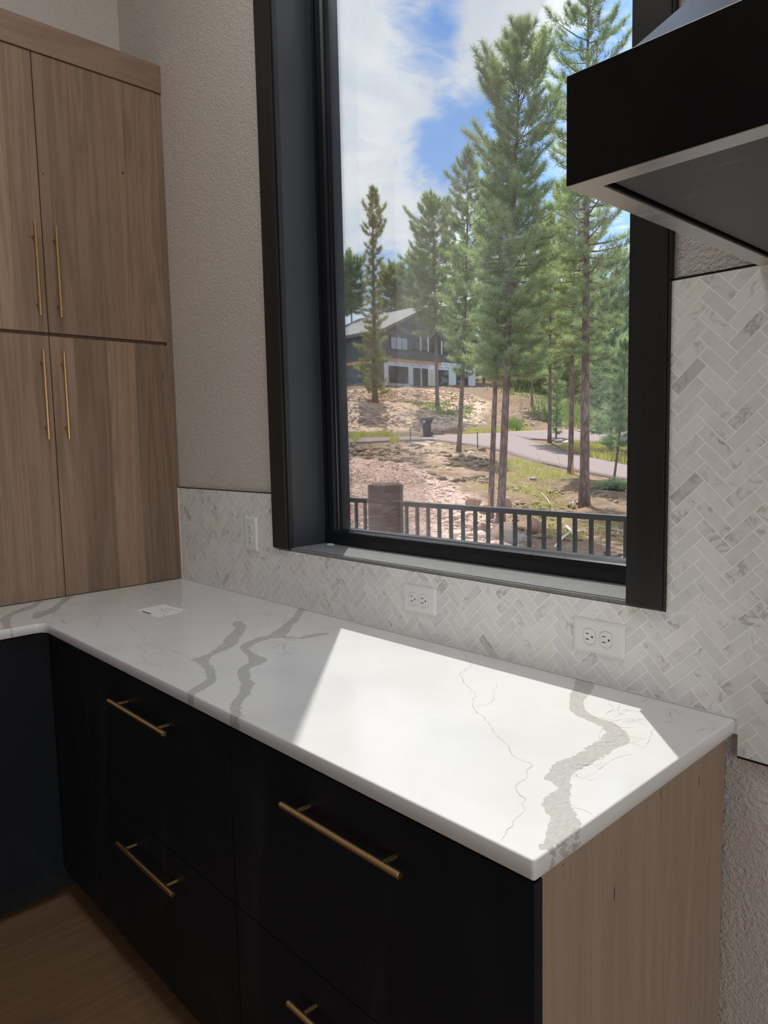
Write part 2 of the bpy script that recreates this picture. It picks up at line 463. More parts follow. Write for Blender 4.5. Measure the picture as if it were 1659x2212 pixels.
CRACKS=[(1.00,[(0.618,-0.124),(0.629,-0.148),(0.697,-0.197),(0.745,-0.215),(0.776,-0.22),(0.791,-0.24)]),
(0.60,[(0.855,-0.305),(0.862,-0.35),(0.892,-0.393),(0.93,-0.412),(0.956,-0.437),(0.985,-0.432)]),
(1.00,[(0.966,-0.298),(0.911,-0.262),(0.886,-0.225),(0.882,-0.198),(0.883,-0.173),(0.883,-0.133)]),
(1.00,[(0.902,-0.108),(0.891,-0.068),(0.879,-0.036),(0.871,0.01)]),
(0.70,[(0.211,-0.334),(0.292,-0.356),(0.344,-0.397),(0.404,-0.406),(0.421,-0.401)]),
(1.00,[(0.518,-0.441),(0.532,-0.465),(0.554,-0.482),(0.611,-0.492),(0.671,-0.504),(0.707,-0.504),(0.779,-0.531),(0.794,-0.547),(0.813,-0.565),(0.862,-0.569),(0.886,-0.581),(0.912,-0.602),(0.978,-0.616),(1.004,-0.61),(1.039,-0.607),(1.063,-0.625),(1.081,-0.641)]),
(1.20,[(0.803,-0.539),(0.841,-0.539),(0.89,-0.537),(0.933,-0.524),(0.964,-0.516),(0.986,-0.522)]),
(1.20,[(0.979,-0.518),(1.015,-0.528),(1.03,-0.528)]),
(0.60,[(0.199,-0.345),(0.237,-0.381),(0.292,-0.442),(0.316,-0.474)]),
(1.00,[(0.247,-0.595),(0.321,-0.617),(0.372,-0.645)]),
(1.00,[(0.422,-0.527),(0.46,-0.53),(0.49,-0.548),(0.522,-0.554),(0.56,-0.588),(0.576,-0.606),(0.6,-0.616),(0.619,-0.654)]),
(1.00,[(1.487,-0.033),(1.544,-0.072),(1.566,-0.096),(1.587,-0.16),(1.639,-0.204),(1.687,-0.23),(1.725,-0.281),(1.743,-0.301),(1.776,-0.318),(1.876,-0.384),(1.911,-0.409),(1.94,-0.425),(1.967,-0.425),(1.973,-0.432),(1.975,-0.451),(1.992,-0.474),(1.993,-0.504),(2.005,-0.518),(2.028,-0.527),(2.035,-0.545),(2.048,-0.555),(2.053,-0.592),(2.06,-0.601),(2.06,-0.615),(2.066,-0.626),(2.07,-0.642)]),
(0.80,[(1.685,-0.154),(1.706,-0.192),(1.739,-0.229),(1.749,-0.253),(1.737,-0.293)]),
(1.00,[(2.032,-0.381),(2.037,-0.358),(2.037,-0.301)]),
(1.00,[(2.091,-0.5),(2.105,-0.496),(2.122,-0.5)]),
(1.20,[(2.102,-0.118),(2.109,-0.091),(2.121,-0.085),(2.108,-0.06),(2.095,-0.05)]),
(0.80,[(2.032,-0.404),(2.046,-0.414),(2.065,-0.411),(2.073,-0.392)]),
(0.70,[(2.051,-0.365),(2.056,-0.368),(2.054,-0.346),(2.055,-0.31),(2.066,-0.282)]),
(0.80,[(2.04,-0.242),(2.057,-0.24),(2.069,-0.247),(2.059,-0.205),(2.044,-0.158)]),
(0.82,[(0.655,-0.053),(0.666,-0.071),(0.655,-0.083)]),
(0.94,[(0.678,-0.061),(0.698,-0.055),(0.722,-0.064),(0.744,-0.063)]),
(0.71,[(0.823,-0.063),(0.82,-0.072),(0.821,-0.09),(0.842,-0.108),(0.858,-0.126),(0.872,-0.144)]),
(0.70,[(0.765,0.007),(0.755,-0.0),(0.735,0.002),(0.709,0.001),(0.706,-0.006),(0.709,-0.025),(0.711,-0.038)]),
(1.08,[(0.738,-0.119),(0.762,-0.116),(0.79,-0.122),(0.801,-0.116)]),
(0.72,[(0.792,-0.053),(0.809,-0.054),(0.821,-0.045)]),
(0.82,[(0.746,-0.076),(0.736,-0.092),(0.736,-0.103),(0.754,-0.12),(0.778,-0.138),(0.802,-0.15),(0.827,-0.161),(0.848,-0.178)]),
(0.63,[(0.792,-0.053),(0.798,-0.042),(0.792,-0.025)]),
(0.57,[(0.632,-0.045),(0.617,-0.05),(0.614,-0.062)]),
(0.78,[(0.893,-0.16),(0.903,-0.147),(0.915,-0.136),(0.91,-0.122)]),
(0.66,[(0.783,-0.024),(0.78,-0.036),(0.774,-0.052),(0.779,-0.07),(0.797,-0.09),(0.808,-0.11)]),
(0.83,[(0.902,-0.12),(0.882,-0.113),(0.87,-0.125),(0.878,-0.145),(0.899,-0.162)]),
(1.00,[(0.753,-0.006),(0.728,0.001),(0.704,0.011),(0.691,0.003),(0.677,-0.009),(0.664,-0.011),(0.651,-0.022),(0.645,-0.027)]),
(0.93,[(0.718,0.01),(0.714,-0.006),(0.698,-0.009),(0.696,-0.028),(0.685,-0.035),(0.657,-0.025)]),
(0.69,[(0.807,-0.121),(0.819,-0.11),(0.818,-0.092),(0.8,-0.073),(0.783,-0.054),(0.769,-0.032),(0.758,-0.017)]),
(0.68,[(0.785,-0.088),(0.782,-0.105),(0.787,-0.124),(0.772,-0.13),(0.752,-0.131),(0.735,-0.14)]),
(0.85,[(0.886,-0.106),(0.871,-0.108),(0.853,-0.103),(0.848,-0.11),(0.833,-0.109),(0.807,-0.098)]),
(0.72,[(0.795,-0.128),(0.786,-0.112),(0.767,-0.091),(0.749,-0.071),(0.739,-0.056)]),
(0.69,[(0.758,0.01),(0.736,0.006),(0.721,-0.005),(0.713,-0.017),(0.688,-0.016)]),
(1.04,[(0.712,-0.092),(0.688,-0.096),(0.676,-0.103)]),
(1.04,[(0.793,-0.109),(0.784,-0.113),(0.786,-0.132),(0.769,-0.141),(0.752,-0.142),(0.752,-0.153)]),
(0.66,[(0.729,-0.007),(0.743,-0.006),(0.769,-0.012)]),
(0.75,[(0.702,-0.033),(0.684,-0.013),(0.685,0.003),(0.692,0.017)]),
(0.54,[(1.072,-0.374),(1.086,-0.372),(1.098,-0.372),(1.117,-0.377)]),
(1.03,[(1.099,-0.385),(1.084,-0.391),(1.076,-0.397)]),
(0.61,[(1.095,-0.407),(1.107,-0.399),(1.11,-0.389),(1.113,-0.378)]),
(0.86,[(1.182,-0.335),(1.168,-0.337),(1.164,-0.348),(1.152,-0.349),(1.134,-0.35)]),
(0.83,[(1.072,-0.29),(1.092,-0.296),(1.111,-0.306),(1.13,-0.316),(1.147,-0.325),(1.164,-0.336)]),
(0.87,[(1.056,-0.284),(1.076,-0.283),(1.094,-0.29),(1.109,-0.304),(1.126,-0.317),(1.133,-0.331)]),
(0.60,[(1.064,-0.387),(1.053,-0.374),(1.049,-0.363),(1.063,-0.356),(1.077,-0.355)]),
(0.89,[(1.107,-0.351),(1.098,-0.338),(1.093,-0.324),(1.092,-0.311),(1.087,-0.295),(1.09,-0.283),(1.1,-0.272),(1.099,-0.262)]),
(1.04,[(1.13,-0.307),(1.126,-0.296),(1.13,-0.291),(1.146,-0.294),(1.165,-0.298)]),
(0.92,[(1.11,-0.322),(1.105,-0.328),(1.085,-0.328),(1.064,-0.324),(1.049,-0.33)]),
(0.61,[(1.146,-0.335),(1.157,-0.33),(1.166,-0.326),(1.174,-0.32),(1.172,-0.305)]),
(0.82,[(1.037,-0.312),(1.017,-0.31),(1.0,-0.309),(0.994,-0.315),(0.976,-0.31)]),
(0.64,[(1.03,-0.328),(1.037,-0.322),(1.049,-0.316),(1.049,-0.304)]),
(1.01,[(1.113,-0.299),(1.097,-0.304),(1.08,-0.303),(1.066,-0.306),(1.047,-0.297),(1.03,-0.297)]),
(0.61,[(1.126,-0.35),(1.13,-0.344),(1.135,-0.339),(1.15,-0.338),(1.165,-0.332),(1.177,-0.335)]),
(0.91,[(1.066,-0.286),(1.055,-0.292),(1.042,-0.289),(1.031,-0.3),(1.039,-0.313),(1.04,-0.329),(1.05,-0.341)]),
(0.50,[(1.153,-0.317),(1.163,-0.316),(1.182,-0.32)]),
(0.58,[(1.062,-0.341),(1.057,-0.351),(1.049,-0.359),(1.038,-0.366)]),
(1.10,[(1.02,-0.258),(1.038,-0.256),(1.059,-0.255),(1.068,-0.25),(1.08,-0.239)]),
(0.69,[(1.021,-0.262),(1.032,-0.254),(1.051,-0.258),(1.066,-0.259),(1.076,-0.256),(1.081,-0.25),(1.086,-0.242)]),
(0.83,[(1.16,-0.312),(1.162,-0.321),(1.151,-0.32),(1.148,-0.333),(1.159,-0.347)]),
(0.60,[(0.262,-0.571),(0.229,-0.572),(0.196,-0.571),(0.191,-0.581)]),
(0.63,[(0.28,-0.498),(0.314,-0.492),(0.321,-0.481)]),
(0.76,[(0.351,-0.581),(0.356,-0.568),(0.372,-0.564),(0.364,-0.551)]),
(0.93,[(0.418,-0.605),(0.393,-0.609),(0.357,-0.6),(0.323,-0.584),(0.314,-0.565),(0.315,-0.551)]),
(1.02,[(0.435,-0.535),(0.469,-0.54),(0.5,-0.543)]),
(0.95,[(0.318,-0.602),(0.276,-0.599),(0.234,-0.587),(0.19,-0.575)]),
(1.00,[(0.325,-0.518),(0.327,-0.509),(0.362,-0.505),(0.38,-0.503),(0.417,-0.504)]),
(0.87,[(0.316,-0.531),(0.334,-0.518),(0.354,-0.515),(0.386,-0.52)]),
(0.93,[(0.32,-0.548),(0.294,-0.555),(0.265,-0.556),(0.255,-0.574),(0.23,-0.574),(0.192,-0.567)]),
(0.66,[(0.44,-0.536),(0.411,-0.532),(0.399,-0.538),(0.381,-0.552),(0.362,-0.565),(0.354,-0.578),(0.362,-0.596)]),
(0.54,[(0.307,-0.604),(0.341,-0.606),(0.378,-0.607),(0.413,-0.613)]),
(0.93,[(0.236,-0.547),(0.251,-0.563),(0.28,-0.582),(0.32,-0.594),(0.36,-0.604),(0.394,-0.609),(0.428,-0.607)]),
(0.87,[(0.465,-0.525),(0.429,-0.514),(0.392,-0.5),(0.352,-0.492),(0.316,-0.475)]),
(0.86,[(0.413,-0.527),(0.392,-0.541),(0.354,-0.538),(0.334,-0.546),(0.332,-0.555),(0.315,-0.561),(0.294,-0.576)]),
(0.65,[(0.417,-0.555),(0.41,-0.562),(0.415,-0.572),(0.419,-0.591),(0.417,-0.605)]),
(0.70,[(0.292,-0.529),(0.302,-0.543),(0.296,-0.559),(0.285,-0.575),(0.271,-0.589),(0.24,-0.592)]),
(0.84,[(1.967,-0.16),(1.967,-0.147),(1.963,-0.133),(1.966,-0.117),(1.967,-0.103)]),
(1.07,[(1.974,-0.076),(1.967,-0.075),(1.956,-0.078),(1.943,-0.08),(1.932,-0.075),(1.92,-0.078),(1.913,-0.081),(1.906,-0.094)]),
(0.97,[(1.949,-0.131),(1.949,-0.114),(1.945,-0.098),(1.935,-0.086)]),
(0.92,[(1.981,-0.163),(1.988,-0.161),(1.993,-0.155),(2.001,-0.151),(2.01,-0.146),(2.02,-0.149),(2.03,-0.148)]),
(1.04,[(2.01,-0.115),(2.005,-0.128),(2.002,-0.141),(1.997,-0.145),(1.993,-0.155),(1.997,-0.169)]),
(0.51,[(1.993,-0.097),(1.985,-0.098),(1.978,-0.101),(1.974,-0.107),(1.965,-0.108),(1.958,-0.115),(1.949,-0.12),(1.944,-0.135)]),
(1.02,[(1.947,-0.155),(1.943,-0.14),(1.944,-0.125),(1.937,-0.11),(1.925,-0.102),(1.916,-0.09),(1.908,-0.074)]),
(0.69,[(2.048,-0.221),(2.047,-0.231),(2.04,-0.242),(2.039,-0.253),(2.038,-0.264),(2.03,-0.271),(2.023,-0.274),(2.017,-0.277)]),
(0.61,[(2.005,-0.232),(2.012,-0.232),(2.015,-0.223),(2.024,-0.218),(2.032,-0.217),(2.04,-0.22),(2.049,-0.21),(2.058,-0.203)]),
(0.81,[(2.007,-0.274),(2.011,-0.268),(2.018,-0.259),(2.018,-0.247),(2.015,-0.235),(2.013,-0.223)]),
(0.84,[(1.982,-0.162),(1.973,-0.169),(1.967,-0.169),(1.955,-0.173),(1.944,-0.175),(1.939,-0.184),(1.933,-0.193),(1.924,-0.196)]),
(0.75,[(2.007,-0.212),(2.016,-0.214),(2.023,-0.218),(2.03,-0.214),(2.04,-0.207),(2.041,-0.198)]),
(0.74,[(2.013,-0.176),(2.006,-0.185),(1.996,-0.19),(1.985,-0.191)]),
(1.02,[(2.001,-0.302),(2.004,-0.294),(2.01,-0.291),(2.017,-0.281),(2.024,-0.272)]),
(0.95,[(1.979,-0.037),(1.966,-0.038),(1.957,-0.025)]),
(0.66,[(2.009,-0.218),(2.001,-0.216),(1.993,-0.208),(1.983,-0.2),(1.975,-0.193),(1.966,-0.19)]),
(0.76,[(1.978,-0.132),(1.97,-0.132),(1.958,-0.129),(1.951,-0.115)]),
(0.59,[(1.974,-0.087),(1.969,-0.102),(1.962,-0.106),(1.957,-0.12)]),
(0.88,[(1.994,-0.285),(1.997,-0.272),(1.994,-0.26),(1.986,-0.25),(1.981,-0.237),(1.978,-0.223),(1.97,-0.214)]),
(0.63,[(2.018,-0.123),(2.01,-0.132),(2.0,-0.139),(1.989,-0.141),(1.982,-0.152),(1.976,-0.159),(1.975,-0.173)]),
(0.56,[(1.978,-0.199),(1.981,-0.189),(1.987,-0.186),(1.99,-0.179),(1.998,-0.17),(2.002,-0.156),(1.997,-0.143)]),
(1.02,[(1.961,-0.052),(1.966,-0.039),(1.964,-0.022)]),
(0.71,[(2.033,-0.05),(2.027,-0.046),(2.019,-0.039),(2.013,-0.03),(2.009,-0.019)]),
(0.53,[(2.044,-0.092),(2.047,-0.082),(2.052,-0.08),(2.053,-0.071)]),
(0.81,[(2.057,-0.094),(2.051,-0.091),(2.044,-0.089),(2.038,-0.081),(2.035,-0.07),(2.029,-0.063),(2.021,-0.059),(2.014,-0.051)]),
(0.73,[(2.051,-0.057),(2.044,-0.057),(2.038,-0.05),(2.032,-0.045),(2.027,-0.035)]),
(0.51,[(2.04,-0.117),(2.045,-0.109),(2.05,-0.104),(2.054,-0.1),(2.061,-0.102),(2.065,-0.112)]),
(0.52,[(2.013,-0.056),(2.017,-0.054),(2.023,-0.045),(2.028,-0.038),(2.036,-0.038),(2.042,-0.041),(2.045,-0.037)]),
(0.55,[(2.029,-0.09),(2.033,-0.084),(2.033,-0.072),(2.03,-0.062),(2.025,-0.052),(2.018,-0.045),(2.01,-0.045)]),
(0.88,[(2.057,-0.1),(2.064,-0.103),(2.07,-0.101),(2.077,-0.105)]),
(1.02,[(2.059,-0.103),(2.052,-0.108),(2.046,-0.108),(2.041,-0.115)]),
(0.76,[(2.026,-0.043),(2.031,-0.045),(2.038,-0.051),(2.045,-0.054),(2.052,-0.055)]),
(0.82,[(2.028,-0.338),(2.029,-0.348),(2.031,-0.357),(2.034,-0.367),(2.035,-0.375)]),
(1.00,[(2.011,-0.358),(2.02,-0.359),(2.025,-0.356),(2.034,-0.357),(2.039,-0.358)]),
(0.66,[(2.04,-0.398),(2.041,-0.407),(2.041,-0.415),(2.044,-0.423)]),
(0.55,[(2.044,-0.367),(2.047,-0.363),(2.049,-0.353),(2.046,-0.344),(2.039,-0.338)]),
(0.82,[(2.025,-0.38),(2.026,-0.374),(2.034,-0.37),(2.038,-0.361),(2.041,-0.357),(2.047,-0.355)]),
(0.52,[(2.057,-0.389),(2.055,-0.399),(2.055,-0.408),(2.056,-0.417)]),
(0.90,[(2.037,-0.38),(2.034,-0.384),(2.03,-0.389),(2.022,-0.392)]),
(0.90,[(2.032,-0.366),(2.028,-0.373),(2.021,-0.374),(2.015,-0.372)])]
# ================================================================== MATERIALS
M = {}


def plaster(name, col, strength, scale):
    m, nt, p = material(name, col, 0.75, 0, 0.25)
    c = texco(nt)
    v1 = nt.noise(c, scale, 3, 0.6, 0.8)
    v2 = nt.ramp(nt.noise(c, scale * 0.55, 2, 0.5, 1.5), 0.42, 0.6)
    v3 = nt.ramp(v1, 0.40, 0.62)
    h = nt.math('ADD', nt.math('MULTIPLY', v3, 0.6), nt.math('MULTIPLY', v2, 0.5))
    nt.l.new(nt.bump(h, strength, 0.008), p.inputs['Normal'])
    t = nt.noise(c, 1.3, 2)
    nt.l.new(nt.mix(t, col, tuple(q * 0.92 for q in col[:3]) + (1,)), p.inputs['Base Color'])
    return m


M['plaster'] = plaster('orange_peel_plaster', (0.64, 0.59, 0.54, 1), 0.38, 115)
M['ceiling'] = plaster('ceiling_paint', (0.72, 0.70, 0.67, 1), 0.3, 90)


def wood(name, c0, c1, c2, rough=0.45, grain=1.0, rnd=0.16, axis='z', spec=0.4):
    """vertical-grain timber; boards differ by object"""
    m, nt, p = material(name, c0, rough, 0, spec)
    c = texco(nt)
    r = obj_random(nt)
    sh = nt.comb(nt.math('MULTIPLY', r, 13.0), nt.math('MULTIPLY', r, 29.0), nt.math('MULTIPLY', r, 7.0))
    c = nt.vmath('ADD', c, sh)
    k = {'z': (1, 1, 0.045), 'y': (1, 0.045, 1), 'x': (0.045, 1, 1)}[axis]
    s = nt.scalev(c, k)
    fine = nt.noise(s, 480 * grain, 4, 0.75)
    mid = nt.noise(s, 95 * grain, 4, 0.6, 0.6)
    big = nt.noise(nt.scalev(c, tuple(3.0 * q for q in k)), 2.6, 3, 0.5, 0.4)
    rings = nt.math('FRACT', nt.math('MULTIPLY', big, 11.0))
    rings = nt.ramp(nt.math('ABSOLUTE', nt.math('SUBTRACT', rings, 0.5)), 0.0, 0.5)
    g = nt.math('ADD', nt.math('MULTIPLY', fine, 0.62), nt.math('ADD', nt.math('MULTIPLY', mid, 0.26), nt.math('MULTIPLY', rings, 0.17)))
    g = nt.ramp(g, 0.30, 0.78)
    col = nt.mix(g, c1, c0)
    knot = nt.ramp(nt.noise(nt.scalev(c, tuple(min(1.0, 6 * q) for q in k)), 5.1, 2, 0.5), 0.66, 0.78)
    col = nt.mix(nt.math('MULTIPLY', knot, 0.6), col, c2)
    v = nt.math('ADD', nt.math('MULTIPLY', r, rnd * 2), 1.0 - rnd)
    n = nt.new('ShaderNodeHueSaturation')
    nt.l.new(col, n.inputs['Color'])
    nt.l.new(v, n.inputs['Value'])
    nt.l.new(n.outputs[0], p.inputs['Base Color'])
    nt.l.new(nt.bump(fine, 0.18, 0.001), p.inputs['Normal'])
    return m


M['oak'] = wood('taupe_oak', (0.325, 0.216, 0.146, 1), (0.205, 0.133, 0.089, 1), (0.11, 0.066, 0.044, 1), 0.5, 1.0, 0.25)
M['oak_h'] = wood('taupe_oak_horizontal', (0.28, 0.19, 0.135, 1), (0.20, 0.135, 0.094, 1), (0.13, 0.08, 0.05, 1), 0.5, 1.0, 0.05, 'y')
M['maple'] = wood('raw_maple', (0.345, 0.255, 0.19, 1), (0.285, 0.205, 0.15, 1), (0.20, 0.11, 0.07, 1), 0.55, 0.35, 0.02)
M['floorwood'] = wood('stained_oak_floor', (0.23, 0.135, 0.075, 1), (0.17, 0.095, 0.052, 1), (0.09, 0.045, 0.03, 1), 0.5, 0.8, 0.08, 'y')
M['darkwood'] = wood('black_stained_casing', (0.020, 0.018, 0.017, 1), (0.012, 0.011, 0.011, 1), (0.02, 0.018, 0.015, 1), 0.42, 1.2, 0.05)
M['cedar'] = wood('stained_timber_post', (0.095, 0.042, 0.034, 1), (0.055, 0.026, 0.023, 1), (0.03, 0.018, 0.018, 1), 0.7, 0.3, 0.05)


def painted_black(name, base, rough, smear=0.5, spec=0.4):
    m, nt, p = material(name, base, rough, 0, 0.4)
    c = texco(nt)
    n1 = nt.noise(nt.scalev(c, (1, 1, 0.35)), 5.0, 4, 0.6, 0.7)
    f = nt.ramp(n1, 0.52, 0.85, 0, smear)
    nt.l.new(nt.mix(f, base, tuple(min(1, q * 2.6 + 0.008) for q in base[:3]) + (1,)), p.inputs['Base Color'])
    nt.l.new(nt.ramp(n1, 0.3, 0.7, rough + 0.08, rough - 0.05), p.inputs['Roughness'])
    p.inputs['Specular IOR Level'].default_value = spec
    return m


M['black'] = painted_black('black_painted_front', (0.0105, 0.0118, 0.0145, 1), 0.55, 0.5, 0.14)
M['toe'] = painted_black('toe_kick_black', (0.008, 0.008, 0.008, 1), 0.6)
M['black_edge'] = painted_black('black_edge_trim', (0.006, 0.006, 0.007, 1), 0.3)
M['frame'] = painted_black('black_window_frame', (0.010, 0.011, 0.014, 1), 0.30, 0.2)
M['jamb'] = painted_black('black_window_jamb', (0.040, 0.043, 0.047, 1), 0.36, 0.3)
M['hood'] = painted_black('black_enamel_hood', (0.0030, 0.0032, 0.0048, 1), 0.22, 0.15)
m, nt, p = material('dark_steel', (0.58, 0.57, 0.55, 1), 0.42, 1.0)
c = texco(nt)
n1 = nt.noise(nt.scalev(c, (2, 60, 60)), 8, 3)
nt.l.new(nt.ramp(n1, 0.3, 0.7, 0.34, 0.48), p.inputs['Roughness'])
M['steel'] = m
m, nt, p = material('canopy_steel', (0.38, 0.42, 0.50, 1), 0.25, 1.0)  # bluish sky reflection put into the steel colour
M['canopy'] = m
m, nt, p = material('hood_underside', (0.10, 0.10, 0.10, 1), 0.5, 0.3)
c = texco(nt)
n1 = nt.ramp(nt.noise(nt.scalev(c, (1.0, 2.2, 1)), 6.0, 3, 0.6, 1.4), 0.66, 0.76)
nt.l.new(nt.mix(n1, (0.10, 0.10, 0.10, 1), (0.16, 0.16, 0.16, 1)), p.inputs['Base Color'])
M['under'] = m
m, nt, p = material('brushed_brass', (0.62, 0.42, 0.20, 1), 0.33, 1.0)
c = texco(nt)
n1 = nt.noise(nt.scalev(c, (1, 1, 1)), 420, 2)
nt.l.new(nt.ramp(n1, 0.3, 0.7, 0.28, 0.4), p.inputs['Roughness'])
M['brass'] = m
m, nt, p = material('white_plastic', (0.78, 0.78, 0.76, 1), 0.35)
n1 = nt.noise(texco(nt), 40, 2)
nt.l.new(nt.mix(n1, (0.80, 0.80, 0.78, 1), (0.76, 0.76, 0.74, 1)), p.inputs['Base Color'])
M['plastic'] = m
m, nt, p = material('dark_slot', (0.01, 0.01, 0.01, 1), 0.7)
M['slot'] = m
m, nt, p = material('white_caulk', (0.66, 0.65, 0.63, 1), 0.5)
M['caulk'] = m

# ---- quartz counter (broad veins from a smooth signed-distance attribute)


def quartz():
    m, nt, p = material('veined_white_quartz', (0.8, 0.8, 0.79, 1), 0.16, 0, 0.5)
    c = texco(nt)
    a = nt.new('ShaderNodeAttribute', attribute_name='vein').outputs['Fac']
    j1 = nt.noise(c, 55, 4, 0.7)
    j2 = nt.noise(nt.scalev(c, (0.7, 1.0, 1)), 160, 2, 0.6)
    j = nt.math('ADD', nt.math('MULTIPLY', nt.math('SUBTRACT', j1, 0.5), 0.020), nt.math('MULTIPLY', nt.math('SUBTRACT', j2, 0.5), 0.010))
    sdv = nt.math('ADD', a, j)
    v = nt.ramp(sdv, -0.0007, 0.0009, 1.0, 0.0)
    mot = nt.noise(c, 3.2, 4, 0.6, 0.8)
    base = nt.mix(nt.ramp(mot, 0.35, 0.75), (0.80, 0.80, 0.785, 1), (0.735, 0.735, 0.725, 1))
    streak = nt.noise(nt.scalev(c, (3.0, 1.0, 1)), 70, 5, 0.7, 0.4)
    vc = nt.mix(nt.ramp(streak, 0.3, 0.7), (0.48, 0.47, 0.445, 1), (0.60, 0.585, 0.56, 1))
    edge = nt.ramp(nt.math('ABSOLUTE', sdv), 0.0, 0.0022, 0.35, 0.0)
    vc = nt.mix(edge, vc, (0.40, 0.385, 0.365, 1))
    nt.l.new(nt.mix(v, base, vc), p.inputs['Base Color'])
    nt.l.new(nt.ramp(nt.noise(c, 9, 3), 0.3, 0.7, 0.13, 0.22), p.inputs['Roughness'])
    return m


M['quartz'] = quartz()
m, nt, p = material('hairline_vein', (0.30, 0.27, 0.25, 1), 0.2)
n1 = nt.ramp(nt.noise(texco(nt), 60, 3, 0.6), 0.35, 0.65)
nt.l.new(nt.mix(n1, (0.33, 0.305, 0.285, 1), (0.62, 0.60, 0.575, 1)), p.inputs['Base Color'])
M['hairline'] = m

# ---- marble tile


def marble():
    m, nt, p = material('honed_marble_tile', (0.7, 0.69, 0.66, 1), 0.3, 0, 0.45)
    c = texco(nt)
    r = nt.math('FRACT', nt.math('ADD', obj_random(nt), nt.math('MULTIPLY', isl_random(nt), 7.31)))
    sh = nt.comb(nt.math('MULTIPLY', r, 31.0), nt.math('MULTIPLY', r, 17.0), nt.math('MULTIPLY', r, 53.0))
    c2 = nt.vmath('ADD', c, sh)
    n1 = nt.noise(c2, 14, 5, 0.65, 1.6)
    vein = nt.ramp(nt.math('ABSOLUTE', nt.math('SUBTRACT', n1, 0.5)), 0.0, 0.055, 1.0, 0.0)
    gate = nt.ramp(nt.noise(c2, 22, 3, 0.5), 0.45, 0.62)
    r2 = nt.math('FRACT', nt.math('MULTIPLY', r, 9.7))
    amt = nt.ramp(r2, 0.15, 1.0, 0.12, 0.75)
    vein = nt.math('MULTIPLY', nt.math('MULTIPLY', vein, gate), amt)
    r3 = nt.math('FRACT', nt.math('MULTIPLY', r, 23.3))
    base = nt.mix(r3, (0.82, 0.80, 0.765, 1), (0.72, 0.715, 0.705, 1))
    dark = nt.ramp(r2, 0.95, 0.97, 0.0, 0.45)
    base = nt.mix(dark, base, (0.40, 0.38, 0.36, 1))
    cloudy = nt.ramp(nt.noise(c2, 16, 4, 0.6, 0.5), 0.45, 0.85, 0, 0.5)
    base = nt.mix(cloudy, base, (0.56, 0.545, 0.53, 1))
    vc = nt.mix(nt.math('FRACT', nt.math('MULTIPLY', r, 41.0)), (0.30, 0.29, 0.29, 1), (0.40, 0.33, 0.27, 1))
    nt.l.new(nt.mix(vein, base, vc), p.inputs['Base Color'])
    return m


M['marble'] = marble()
m, nt, p = material('white_grout', (0.93, 0.915, 0.89, 1), 0.85)
n1 = nt.noise(texco(nt), 300, 2)
nt.l.new(nt.bump(n1, 0.2, 0.001), p.inputs['Normal'])
M['grout'] = m

# ---- window glass with sunlit smears


